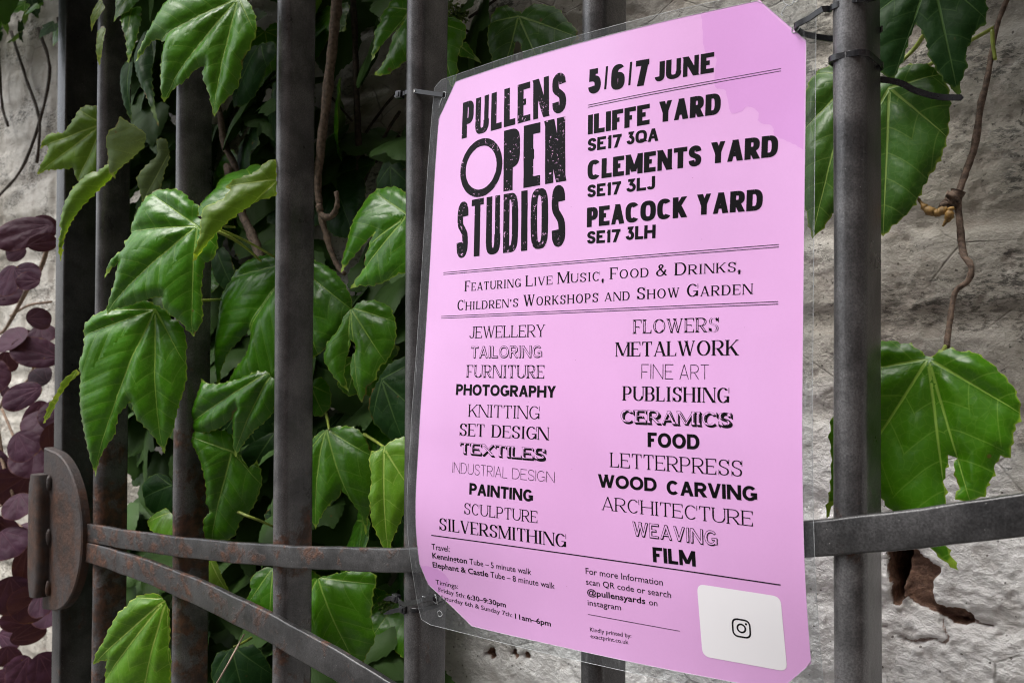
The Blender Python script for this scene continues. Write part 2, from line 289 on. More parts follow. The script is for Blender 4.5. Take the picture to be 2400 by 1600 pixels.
# ------------------------------------------------------------------ measured shapes (world metres; leaf outlines in 0.1 mm)
LEAVES = [
 ('top_big','mature',[3323,-450,18287],[0.462,-0.872,0.164],[104,-51,158,-147,190,-255,179,-376,129,-493,62,-579,43,-697,9,-814,-73,-899,-184,-997,-252,-1070,-269,-977,-287,-872,-347,-734,-361,-673,-330,-602,-419,-631,-477,-666,-576,-750,-712,-780,-817,-880,-830,-766,-824,-614,-823,-492,-797,-309,-946,-244,-1094,-335,-1205,-406,-1144,-316,-1064,-189,-967,-64,-859,101,-758,187,-529,263,-287,181,-123,90,-42,45],[-253,-1060,-811,-865,-1191,-396,166,-314,-528,247]),
 ('a','dark',[1417,-200,18556],[0.191,-0.858,0.477],[94,-112,136,-211,183,-443,201,-598,283,-869,399,-1136,474,-1300,301,-1038,137,-843,-21,-621,-144,-444,-101,-297,-72,-99],[468,-1289]),
 ('b','dark',[671,-100,18380],[0.108,-0.97,0.216],[47,-56,65,-155,63,-361,33,-525,40,-731,-57,-510,-138,-270,-177,-110,-104,-28],[37,-721]),
 ('c','mature',[659,-100,19056],[0.508,-0.609,0.609],[109,-124,177,-431,177,-698,140,-872,117,-943,70,-700,-9,-494,-65,-344,-53,-127],[117,-929,-49,-374]),
 ('d','young',[185,-200,19177],[0.446,-0.793,0.416],[33,-146,-21,-260,-79,-326,-113,-417,-130,-252,-104,-111,-60,5],[-111,-412]),
 ('e','mature',[779,-200,19081],[0.446,-0.793,0.416],[134,-81,27,-232,-70,-282,-161,-343,-151,-195,-182,-55,-161,37],[-157,-336]),
 ('f','young',[327,-250,18817],[0.446,-0.793,0.416],[7,-59,12,-175,21,-335,0,-532,-50,-353,-90,-121,-49,-31],[1,-526]),
 ('g','dark',[2308,500,18374],[0.342,-0.912,0.228],[152,0,208,-116,187,-222,103,-286,53,-443,-52,-612,-191,-688,-350,-656,-337,-512,-251,-339,-184,-163,-127,-40],[-332,-648,103,-286]),
 ('h','young',[-142,-60,17776],[0.525,-0.849,-0.061],[-72,219,-209,227,-318,181,-360,83,-432,12,-533,-95,-732,-89,-834,-178,-876,-260,-775,-216,-738,-291,-842,-453,-917,-589,-785,-528,-626,-531,-427,-508,-410,-591,-363,-683,-198,-759,-76,-634,50,-309,55,-128],[-910,-580,-363,-674,-308,181,-866,-251]),
 ('i','pale',[1551,-350,17271],[0.505,-0.808,-0.303],[-92,62,-190,143,-283,200,-350,253,-411,149,-496,104,-542,10,-546,-85,-551,-213,-545,-326,-501,-395,-510,-327,-316,-202,-139,-71],[-344,241,-511,-384]),
 ('j','young',[928,-450,17049],[0.564,-0.82,-0.102],[-84,42,-227,-55,-296,-54,-368,-103,-514,-233,-628,-415,-710,-647,-685,-681,-734,-781,-744,-898,-739,-1032,-704,-881,-673,-781,-586,-631,-420,-450,-237,-253,-92,-122,52,8],[-743,-1015]),
 ('k','pale',[977,200,17423],[0.518,-0.83,-0.207],[-87,53,-197,56,-198,-132,-380,-266,-477,-386,-460,-490,-432,-666,-224,-564,-168,-374,-71,-152],[-431,-657]),
 ('l','mature',[2696,200,16655],[0.398,-0.697,0.597],[26,204,-33,418,-248,511,-334,455,-424,411,-504,390,-572,251,-568,158,-650,46,-656,-90,-694,-178,-573,-292,-376,-341,-161,-239,5,-134],[-687,-174,-320,466]),
 ('m','young',[3543,-200,16646],[0.704,-0.704,0.101],[-32,189,-128,157,-209,67,-291,21,-413,-25,-486,-85,-438,-120,-516,-230,-691,-291,-700,-435,-697,-549,-770,-798,-743,-776,-614,-590,-483,-444,-350,-327,-188,-208,-24,-161],[-480,-85,-763,-791]),
 ('big_mid','mature',[2728,-500,16198],[0.51,-0.836,0.204],[84,6,132,-10,197,-41,208,-149,196,-316,94,-360,76,-481,62,-630,82,-809,80,-927,-12,-1044,-62,-1000,-116,-927,-264,-838,-329,-748,-329,-681,-437,-680,-496,-703,-602,-717,-753,-747,-876,-761,-1012,-794,-941,-625,-888,-504,-882,-427,-844,-305,-931,-358,-1016,-449,-982,-334,-913,-258,-790,-175,-806,-112,-745,-43,-764,19,-729,144,-726,175,-668,285,-623,363,-543,420,-305,412,-204,362,-133,282,-33,226,-27,101],[-997,-786,-21,-1030,-742,-4,-587,394,198,-194]),
 ('big_low','mature',[2165,-600,15404],[0.514,-0.842,0.164],[76,4,129,-39,149,-85,249,-131,305,-222,340,-344,334,-525,346,-660,315,-824,255,-1017,210,-1194,141,-1283,99,-1400,31,-1270,-42,-1168,-146,-1081,-212,-903,-269,-964,-356,-1039,-397,-1247,-510,-1367,-606,-1501,-644,-1633,-694,-1429,-752,-1208,-816,-940,-820,-774,-810,-653,-841,-531,-770,-377,-792,-254,-782,-130,-692,-68,-570,9,-365,71,-126,101,-41,54],[-646,-1589,91,-1371,-776,-254,326,-525,-569,1]),
 ('n','young',[202,-500,14802],[0.647,-0.755,0.108],[-17,-9,-162,-130,-221,-286,-313,-441,-363,-625,-289,-543,-231,-389,-171,-268,-77,-130,4,-61],[-357,-612]),
 ('shiny','mature',[2662,720,15932],[0.318,-0.901,0.297],[101,58,219,28,358,-20,501,-102,633,-234,720,-371,746,-571,642,-785,521,-899,394,-981,162,-1179,-36,-1279,-299,-1348,-640,-1345,-831,-1310,-757,-1255,-616,-1120,-474,-984,-436,-815,-482,-695,-593,-797,-763,-985,-863,-1139,-910,-1328,-967,-952,-978,-744,-957,-499,-954,-304,-850,-109,-671,66,-484,110,-250,106,-89,65],[-903,-1307,-803,-1306,714,-488,391,-965,-866,-127]),
 ('o','mature',[4659,450,16245],[0.35,-0.902,0.255],[28,148,-75,245,-175,311,-299,318,-407,309,-491,237,-593,58,-611,-33,-637,-183,-681,-317,-698,-469,-609,-379,-486,-264,-402,-192,-325,-135,-383,-223,-423,-385,-413,-459,-506,-559,-575,-641,-467,-619,-329,-629,-225,-610,-111,-569,-70,-534,20,-543,148,-373,152,-155,106,-5],[-692,-459,-565,-636,-421,294,18,-529]),
 ('p','dark',[3604,1200,16979],[0.212,-0.954,0.212],[17,15,108,37,194,-36,289,-179,231,-291,46,-309,-158,-225,-171,-138,-103,44,-37,58],[44,-292,-146,-175,259,-227]),
 ('q','mature',[3528,750,15440],[0.316,-0.895,0.316],[108,59,269,74,422,20,501,-135,529,-303,499,-437,442,-536,384,-586,360,-652,357,-734,263,-801,243,-883,193,-949,131,-803,64,-639,72,-539,111,-404,74,-353,13,-319,32,-370,-9,-539,-16,-690,40,-846,-46,-773,-180,-641,-268,-524,-234,-370,-113,-233,-68,-78],[190,-933,28,-830,428,-536,483,-134]),
 ('r','dark',[3988,750,14721],[0.316,-0.895,0.316],[15,110,115,205,210,237,395,98,516,-280,402,-565,343,-597,200,-602,74,-532,-44,-416,-107,-295,-104,-172,-56,-63],[278,-592,464,-356,-52,-370,285,175]),
 ('s','mature',[3314,620,14199],[0.295,-0.927,0.232],[94,27,235,39,362,13,459,-60,523,-209,572,-372,595,-534,552,-713,489,-864,468,-1014,432,-824,370,-754,284,-641,224,-592,202,-676,120,-711,53,-790,-29,-885,-100,-994,-205,-792,-292,-492,-294,-261,-154,-115,-76,-34],[469,-996,-94,-979,528,-239,-286,-415]),
 ('t','bright',[4515,300,14110],[0.411,-0.874,0.257],[25,42,93,86,170,115,287,36,340,-369,252,-479,223,-546,183,-641,136,-735,89,-829,59,-948,7,-860,-49,-744,-94,-667,-96,-521,-119,-441,-95,-332,-109,-210,-145,-87,-128,-38,-42,-15],[61,-935,284,-371,-133,-59]),
 ('u','mature',[2805,350,14812],[0.402,-0.91,0.106],[-95,-17,-261,-34,-432,-115,-697,-166,-862,-152,-930,-104,-932,-185,-1012,-330,-1144,-509,-1223,-661,-1021,-665,-838,-668,-661,-624,-508,-526,-420,-399,-483,-510,-481,-651,-479,-909,-397,-820,-300,-709,-218,-629,-101,-548,-4,-445,81,-171],[-1205,-654,-477,-885,-919,-120]),
 ('v','mature',[2246,220,13932],[0.562,-0.818,0.123],[16,152,-120,214,-320,237,-532,178,-460,83,-366,-92,-306,-266,-280,-424,-288,-550,-233,-643,-320,-707,-336,-832,-322,-929,-215,-942,-53,-928,9,-888,66,-732,159,-652,235,-557,293,-415,319,-289,298,-195,260,-100,182,-180,77,-55],[-249,-932,-506,162,297,-179,305,-336]),
 ('w','dark',[2505,500,14064],[0.408,-0.816,0.408],[52,86,70,-83,43,-117,-60,-203,-84,-254,-148,-355,-200,-357,-275,-260,-355,-145,-265,-75],[-184,-348]),
 ('low_left','bright',[2400,-600,12573],[0.506,-0.849,0.152],[-81,36,-185,39,-304,11,-419,-56,-431,-104,-530,-155,-573,-250,-632,-346,-674,-442,-781,-586,-821,-693,-773,-655,-638,-618,-660,-734,-683,-839,-682,-1010,-487,-1060,-297,-1244,-144,-1085,15,-971,37,-850,40,-698,61,-560,25,-455,35,-316,17,-85],[-300,-1214,-805,-680,-667,-826,48,-698,-337,-6]),
 ('x','mature',[2638,450,12711],[0.422,-0.738,0.527],[-73,-3,-137,-41,-201,-79,-233,-169,-193,-254,-234,-342,-212,-426,-57,-503,55,-522,217,-456,181,-150,117,-30],[-212,-392,53,-514]),
 ('y','young',[1522,400,12659],[0.423,-0.9,0.106],[-79,-59,-93,-151,-133,-299,51,-395,238,-422,185,-260,123,-120,84,-13],[227,-411,-114,-279]),
 ('z','dark',[1683,600,11642],[0.408,-0.816,0.408],[145,-8,257,36,403,-77,519,-242,525,-447,291,-634,33,-554,-91,-461,-196,-366,-215,-210,-164,-83],[283,-601,480,-245,-164,-328]),
 ('aa','mature',[3392,450,12729],[0.416,-0.885,0.208],[162,40,347,76,508,103,602,37,574,-111,574,-360,629,-561,518,-732,466,-905,286,-710,-1,-650,-226,-332,-207,-77],[463,-877,567,-28,-169,-413]),
 ('ab','mature',[2679,900,14622],[0.318,-0.848,0.424],[35,81,105,100,200,21,267,-102,261,-224,196,-330,105,-333,-28,-178],[210,-313,245,-85]),
 ('ac','dark',[378,600,13341],[0.424,-0.848,0.318],[-67,99,-225,146,-388,109,-456,4,-423,-137,-350,-256,-166,-368,113,-317,137,-116],[-407,-157,-256,134]),
 ('ad','bright',[590,500,13057],[0.422,-0.738,0.527],[-119,38,-248,-29,-348,-116,-272,-217,-144,-284,134,-365,156,-161],[-334,-126]),
 ('ae','dark',[668,1000,16324],[0.331,-0.883,0.331],[117,-25,232,-132,336,-380,333,-540,213,-577,72,-454,-24,-165],[306,-520]),
 ('af','mature',[4516,600,18221],[0.424,-0.848,0.318],[-32,163,-92,202,-179,227,-238,135,-258,72,-304,-4,-306,-99,-355,-158,-354,-269,-381,-442,-304,-336,-219,-249,-95,-134,-51,-99,-165,-238,-179,-346,-208,-453,-267,-525,-340,-599,-216,-605,-114,-552,-13,-491,106,-462,145,-327,78,-87],[-375,-431,-327,-592,-246,87]),
 ('ag','mature',[4717,750,18100],[0.31,-0.879,0.362],[30,78,89,69,176,55,272,-24,298,-125,277,-233,256,-326,236,-417,261,-529,229,-672,185,-613,85,-429,-13,-177],[226,-656,285,-107]),
 ('ah','matte',[5251,1300,18232],[0.209,-0.942,0.262],[26,25,78,76,162,106,297,64,432,-8,486,-107,595,-215,641,-326,571,-371,542,-482,460,-613,329,-678,221,-604,110,-454,72,-329,26,-254,-14,-284,-15,-389,-10,-479,-46,-650,-120,-639,-198,-508,-245,-381,-311,-233,-328,-62,-309,74,-260,158,-154,153,-71,90],[342,-666,-93,-628,618,-307,-314,-2]),
 ('ai','mature',[4647,1100,18028],[0.318,-0.848,0.424],[83,24,178,-113,262,-215,161,-181,40,-147,-20,-51],[251,-210]),
 ('aj','dark',[9039,850,17494],[0.155,-0.982,0.103],[174,-59,301,-206,318,-319,301,-404,243,-443,209,-536,192,-592,205,-663,167,-746,155,-840,125,-789,82,-742,3,-600,-24,-484,-42,-410,-91,-324,-131,-404,-166,-551,-210,-636,-227,-704,-311,-599,-350,-437,-371,-224,-317,-67,-179,-2],[153,-827,-228,-684,301,-355,-343,-229]),
 ('ak','matte',[8738,1000,16811],[0.158,-0.979,0.126],[7,85,63,141,156,157,257,119,330,34,362,-55,367,-159,350,-363,324,-484,280,-561,218,-657,182,-757,155,-816,83,-903,19,-949,-36,-1013,-94,-921,-174,-672,-217,-401,-211,-186,-146,-22,-69,43],[-34,-997,346,-363,303,59,-199,-349]),
 ('al','matte',[8458,1150,17006],[0.158,-0.979,0.126],[-42,58,-166,107,-250,92,-302,48,-362,-116,-387,-400,-356,-800,-279,-1168,-193,-1091,-154,-1006,-63,-969,23,-780,88,-458,82,-125],[-277,-1151,-376,-401,-25,-885,-270,66]),
 ('big_right','mature',[9087,550,14969],[0.122,-0.967,0.224],[21,10,58,43,124,67,181,43,246,43,302,7,382,-75,436,-137,459,-181,492,-269,483,-367,460,-376,453,-456,438,-565,389,-560,355,-636,355,-688,325,-726,311,-805,288,-815,210,-848,163,-839,186,-772,152,-659,167,-596,135,-576,115,-582,104,-654,89,-744,106,-796,100,-867,79,-1018,92,-1094,125,-1151,177,-1246,98,-1197,25,-1128,-83,-1035,-195,-921,-244,-862,-431,-869,-528,-896,-572,-1023,-548,-851,-547,-671,-568,-519,-564,-403,-535,-324,-463,-77,-377,71,-276,117,-227,122,-174,100,-113,95,-61,62,-17,19],[153,-1216,-568,-1012,234,-837,471,-296,-462,-87]),
]
STEMS = {"vine_a":[[0.3197,0.085,1.9041],[0.3129,0.085,1.8777],[0.3061,0.085,1.8322],[0.2945,0.085,1.7636],[0.2827,0.085,1.6941],[0.2861,0.085,1.6557],[0.301,0.085,1.6166],[0.3155,0.085,1.5922],[0.3275,0.085,1.5823]],"vine_b":[[0.0459,0.1,1.8484],[0.0708,0.1,1.7996],[0.0808,0.1,1.7597],[0.1073,0.1,1.7237],[0.1189,0.1,1.6742],[0.1372,0.1,1.6408],[0.1594,0.1,1.6078],[0.1936,0.1,1.565]],"vine_c":[[0.1012,0.09,1.7281],[0.1244,0.09,1.6882],[0.1382,0.09,1.6606],[0.1647,0.09,1.6272],[0.1821,0.09,1.5853]],"right":[[0.9412,0.15,1.754],[0.9322,0.14,1.7233],[0.9281,0.13,1.6859],[0.9253,0.125,1.6691],[0.922,0.12,1.6388],[0.9169,0.115,1.6188],[0.9142,0.11,1.6038],[0.9152,0.11,1.5849],[0.9182,0.105,1.5663],[0.9239,0.1,1.557],[0.922,0.1,1.5477],[0.9143,0.1,1.5404],[0.9119,0.095,1.5198],[0.9111,0.09,1.5038]],"right_spur":[[0.9151,0.108,1.6077],[0.9111,0.108,1.6038],[0.9079,0.108,1.5998],[0.9069,0.108,1.597]],"bud1":[[0.9097,0.1,1.5963],[0.9041,0.1,1.5939],[0.8974,0.1,1.5963],[0.8915,0.1,1.6048]],"bud2":[[0.9121,0.1,1.5969],[0.9102,0.1,1.5899],[0.9068,0.1,1.5844]],"tw1":[[0.2936,0.19,1.8045],[0.2752,0.19,1.7932],[0.2491,0.19,1.773],[0.2382,0.19,1.763]],"tw2":[[0.3059,0.185,1.7805],[0.2854,0.185,1.7614],[0.2645,0.185,1.7337],[0.2431,0.185,1.7036]],"tw3":[[0.3049,0.185,1.752],[0.2856,0.185,1.7404],[0.2646,0.185,1.7271]],"tw4":[[0.4678,0.17,1.8689],[0.4528,0.17,1.864],[0.4394,0.17,1.8606],[0.4258,0.17,1.8572]],"tw5":[[0.4175,0.175,1.8473],[0.4294,0.175,1.8387],[0.4372,0.175,1.8295],[0.4382,0.175,1.8205],[0.4334,0.175,1.8112],[0.4374,0.175,1.8015]],"tw6":[[0.2616,0.15,1.9269],[0.267,0.15,1.862],[0.2699,0.15,1.7979],[0.2725,0.15,1.7659],[0.2753,0.15,1.7181],[0.2757,0.15,1.6709]],"tw7":[[0.2384,0.14,1.7981],[0.2555,0.14,1.7824],[0.2746,0.14,1.765]],"fork":[[0.2858,0.084,1.6603],[0.2896,0.084,1.6495],[0.2998,0.084,1.6448],[0.3112,0.084,1.6484],[0.3161,0.084,1.6595],[0.3138,0.084,1.6714]],"p1":[[0.2726,-0.05,1.625],[0.2827,-0.04,1.6206],[0.2716,0.0,1.6141],[0.2685,0.04,1.6001]],"p2":[[0.2931,-0.045,1.6165],[0.2956,-0.03,1.6106],[0.2769,0.0,1.6045],[0.2576,0.03,1.596]],"p3":[[0.2157,-0.02,1.5529],[0.209,0.0,1.5549],[0.1837,0.03,1.5581]],"p4":[[0.3762,0.07,1.4174],[0.4156,0.05,1.414],[0.4494,0.032,1.411]],"p5":[[0.2298,0.02,1.3308],[0.2514,0.02,1.3278],[0.2582,0.03,1.3224],[0.2542,0.05,1.3126]],"p6":[[0.2924,0.09,1.4336],[0.3192,0.07,1.4281],[0.3495,0.047,1.4219]],"p7":[[0.1596,0.09,1.1643],[0.1663,0.07,1.1631],[0.1653,0.062,1.1622]],"p8":[[0.2566,0.02,1.8759],[0.3042,-0.02,1.8467],[0.3323,-0.045,1.8287]],"p9":[[0.2607,-0.045,1.6229],[0.2606,-0.03,1.6269],[0.2302,0.0,1.6322],[0.2097,0.03,1.6358]],"p10":[[0.2891,0.1,1.8884],[0.2869,0.1,1.8738],[0.2835,0.1,1.867]],"p11":[[0.8942,0.11,1.7186],[0.885,0.12,1.7131],[0.8771,0.12,1.7063]],"p12":[[0.931,0.13,1.718],[0.9315,0.13,1.7079],[0.9328,0.13,1.6975]],"dry":[[0.2758,0.0,1.2137],[0.2901,-0.02,1.2054],[0.2888,-0.03,1.1903],[0.2695,-0.03,1.1666]],"p13":[[0.911,0.092,1.5067],[0.9098,0.08,1.5004],[0.9085,0.056,1.4966]],"p14":[[0.9305,0.15,1.7266],[0.9079,0.14,1.7136],[0.8831,0.125,1.6964],[0.8738,0.102,1.6823]]}
W_HOLE = [[0.8584,1.3477],[0.865,1.3474],[0.8726,1.3416],[0.8806,1.3359],[0.8763,1.326],[0.8763,1.3168],[0.8778,1.309],[0.8831,1.3043],[0.8894,1.3071],[0.8977,1.3069],[0.9018,1.3032],[0.9028,1.2967],[0.8977,1.294],[0.8894,1.2963],[0.8789,1.2977],[0.8692,1.3005],[0.8594,1.3034],[0.855,1.3108],[0.8539,1.3259]]
W_SLOT = [[0.8433,1.3491],[0.8573,1.351],[0.8584,1.3441],[0.8545,1.326],[0.8539,1.3083],[0.8505,1.3018],[0.846,1.3033],[0.8449,1.3185]]
W_SLOT2 = [[0.8594,1.3034],[0.8692,1.3],[0.8799,1.2974],[0.8905,1.296],[0.8987,1.2942],[0.9028,1.2967],[0.8998,1.3006],[0.8894,1.2997],[0.8789,1.3012],[0.8671,1.303]]
W_CRACK = [[0.8815,1.296],[0.8836,1.2872],[0.8868,1.2844],[0.8841,1.2782],[0.8756,1.281],[0.8582,1.274],[0.8471,1.2787],[0.8392,1.2831]]
W_CRACK2 = [[0.9028,1.2989],[0.9089,1.2979],[0.9169,1.2972]]
W_PITS = [[0.4297,1.1737],[0.4623,1.1793],[0.4781,1.1809]]
SHRUB = [[-0.457,0.084,1.691,0.0744,0.0429,-20],[-0.459,0.114,1.703,0.0407,0.032,0],[-0.417,0.097,1.673,0.0368,0.0226,-15],[-0.578,0.12,1.67,0.046,0.0215,-10],[-0.615,0.123,1.624,0.0436,0.0467,0],[-0.401,0.067,1.618,0.0414,0.0331,20],[-0.382,0.061,1.608,0.03,0.0218,0],[-0.668,0.144,1.599,0.045,0.0289,-20],[-0.404,0.086,1.551,0.0377,0.0279,0],[-0.499,0.083,1.52,0.0552,0.0436,10],[-0.563,0.16,1.53,0.0373,0.0342,-10],[-0.459,0.107,1.498,0.0637,0.0434,15],[-0.585,0.144,1.518,0.0342,0.0311,0],[-0.573,0.108,1.481,0.0273,0.0304,0],[-0.485,0.124,1.458,0.0413,0.0325,30],[-0.436,0.075,1.429,0.0534,0.0338,-25],[-0.62,0.123,1.432,0.0187,0.0187,0],[-0.543,0.147,1.374,0.0459,0.0658,10],[-0.478,0.112,1.324,0.0584,0.0584,0],[-0.527,0.134,1.314,0.0552,0.0584,0],[-0.561,0.127,1.266,0.0361,0.0295,0],[-0.422,0.066,1.257,0.0418,0.0359,-15],[-0.564,0.136,1.133,0.0296,0.056,10],[-0.567,0.119,1.08,0.0588,0.0556,0],[-0.452,0.09,1.098,0.0276,0.0368,-20],[-0.334,0.063,1.119,0.0257,0.0257,0],[-0.649,0.147,0.985,0.0445,0.0342,10],[-0.477,0.107,1.036,0.0438,0.0281,-15],[-0.619,0.132,0.962,0.0369,0.0302,0],[-0.596,0.148,0.942,0.0503,0.0268,10],[-0.588,0.131,1.028,0.0398,0.0265,20],[-0.685,0.152,0.904,0.0452,0.0244,0]]
SBR = [[[-0.5011,0.15,1.7108],[-0.5468,0.15,1.6439],[-0.6023,0.15,1.6062],[-0.6826,0.15,1.5445],[-0.7133,0.15,1.5319]],[[-0.5958,0.1,1.3772],[-0.5626,0.1,1.3045],[-0.5235,0.1,1.2569]],[[-0.6242,0.12,1.398],[-0.5998,0.12,1.3758],[-0.5602,0.12,1.3387]],[[-0.6694,0.13,1.2037],[-0.5738,0.13,1.1986],[-0.5281,0.13,1.1752]],[[-0.5401,0.14,1.4811],[-0.5742,0.14,1.4468],[-0.6541,0.14,1.4259],[-0.6839,0.14,1.3959]],[[-0.6277,0.12,1.2268],[-0.6041,0.12,1.2361],[-0.5809,0.12,1.2452]],[[-0.5504,0.17,1.5865],[-0.6427,0.17,1.5831],[-0.7181,0.17,1.5655]],[[-0.6189,0.12,1.1978],[-0.5793,0.12,1.183],[-0.5187,0.12,1.1701]]]
MOSS = [[0.4425,0.15,1.8456],[0.2136,0.15,1.2786],[0.3438,0.15,1.2268],[0.3269,0.15,1.1756],[0.2136,0.15,1.2838]]
# ------------------------------------------------------------------ ground
g = mesh('ground', [(-60, -120, 0), (60, -120, 0), (60, .6, 0), (-60, .6, 0)], [(0, 1, 2, 3)], M_GROUND, None, False); g['kind'] = 'structure'

# ------------------------------------------------------------------ unseen building added behind the camera to block low sky and darken reflections
M_BRK = m_simple('dark_brick', (.10, .062, .048), .85, 9, .35, .003); M_PANE = m_simple('window_glass', (.03, .035, .04), .08, 3, .3)
yard = thing('sky_blocker_building', (0, -7, 0), 'added unseen dark building across the yard that blocks sky light and darkens reflections', 'building')
fg = Geo(); BH = 8.5; cols = [-1.2+3.5*k for k in range(5)]
fg.add(*box_geo((8.3, -10.02, BH/2), (22, 6, BH))); fg.make('wall', M_BRK, yard, False); blocker_wing = Geo(); blocker_wing.add(*box_geo((6.3, -3.4, 3.5), (7, 7, 7.0))); blocker_wing.make('blocker_wing', M_BRK, yard, False)  # unseen side block added to darken the right faces of the bars
for cxx in cols:
    for zz in (1.9, 5.0):
        wf = Geo(); wf.add(*box_geo((cxx, -7.0, zz), (1.5, .08, 1.7), .01)); wo = wf.make('window', M_PANE, yard, False)
# ------------------------------------------------------------------ painted brick wall
WY = .205
def axis(parts):
    out = []
    for a, b, n in parts: out += list(np.linspace(a, b, n, endpoint=False))
    return np.array(out+[parts[-1][1]])
xs = axis([(-7, -1.3, 40), (-1.3, .2, 300), (.2, .5, 100), (.5, 1.05, 275), (1.05, 1.5, 40), (1.5, 5, 25)])
zs = axis([(0, .75, 40), (.75, 1.18, 110), (1.18, 1.86, 330), (1.86, 2.35, 110), (2.35, 3.4, 30)])
X, Z = np.meshgrid(xs, zs)
def wall_field(X, Z):
    wx = X+.012*(fbm(X*9, Z*9, 5)-.5); wz = Z+.012*(fbm(X*7, Z*7, 15)-.5)
    row = np.floor((wz-.017)/.0755); fz = (wz-.017)/.0755-row
    fx = (wx+(row % 2)*.1125+.06)/.228; fx = fx-np.floor(fx)
    dz = np.minimum(fz, 1-fz)*.0755; dx = np.minimum(fx, 1-fx)*.228
    d = np.minimum(dz, dx)
    j = (1-sstep(d, .002, .016))
    h = -.0042*j*(.35+.9*fbm(X*6, Z*6, 31, 2))
    h += .003*(fbm(X*7, Z*9, 21, 3)-.5)+.0020*(fbm(X*28, Z*32, 41, 4)-.5)+.0018*(fbm(X*130, Z*150, 51, 3, .6)-.5)
    pk = fbm(X*55, Z*60, 71, 3)                                    # flaked paint: shallow lost patches with a lip
    lost = sstep(pk, .64, .67); h -= .0012*lost
    bump = fbm(X*240, Z*250, 61, 2); h += .0016*sstep(bump, .52, .85)*sstep(1.50-Z, .0, .2)
    wob = .006*(fbm(X*60, Z*60, 81, 3)-.5)+.003*(fbm(X*190, Z*190, 83, 2)-.5)
    brick = np.zeros_like(X)
    sd = poly_sd(X, Z, W_HOLE)+wob; m = 1-sstep(sd, -.0012, .0008); h -= m*(.006+.006*(fbm(X*40, Z*40, 91, 3)-.5)+.004*fbm(X*120, Z*30, 93, 2)); brick = np.maximum(brick, m)
    for pl, dp, sh in ((W_SLOT, .055, 0), (W_SLOT2, .035, .0028)):
        s2 = poly_sd(X, Z, pl)+wob*.8+sh; m = 1-sstep(s2, -.003, .001); h -= m*dp; brick = np.maximum(brick, 1-sstep(s2, 0, .003))
    cr = np.minimum(line_d(X, Z, W_CRACK), line_d(X, Z, W_CRACK2))+wob*.5; m = 1-sstep(cr, .0004, .0026); h -= m*.003; brick = np.maximum(brick, m*.55)
    for q in W_PITS:
        dd = np.hypot(X-q[0], (Z-q[1])*1.0)+wob*1.6; m = 1-sstep(dd, .0045, .0065); h -= m*.012; brick = np.maximum(brick, m)
    return h, brick, lost*.8, j
H_, BR, LOST, JO = wall_field(X, Z)
nx, nz = len(xs), len(zs)
V = np.stack([X, WY-H_, Z], -1).reshape(-1, 3)
idx = np.arange(nx*nz).reshape(nz, nx)
Fq = np.stack([idx[:-1, :-1], idx[:-1, 1:], idx[1:, 1:], idx[1:, :-1]], -1).reshape(-1, 4)
me = bpy.data.meshes.new('brick_wall')
me.vertices.add(len(V)); me.vertices.foreach_set('co', V.astype(np.float32).ravel())
me.loops.add(Fq.size); me.loops.foreach_set('vertex_index', Fq.ravel().astype(np.int32))
me.polygons.add(len(Fq)); me.polygons.foreach_set('loop_start', np.arange(0, Fq.size, 4, dtype=np.int32)); me.update()
for nm, arr in (('bare', BR), ('lost', LOST), ('joint', JO)):
    at = me.attributes.new(nm, 'FLOAT', 'POINT'); at.data.foreach_set('value', arr.ravel().astype(np.float32))
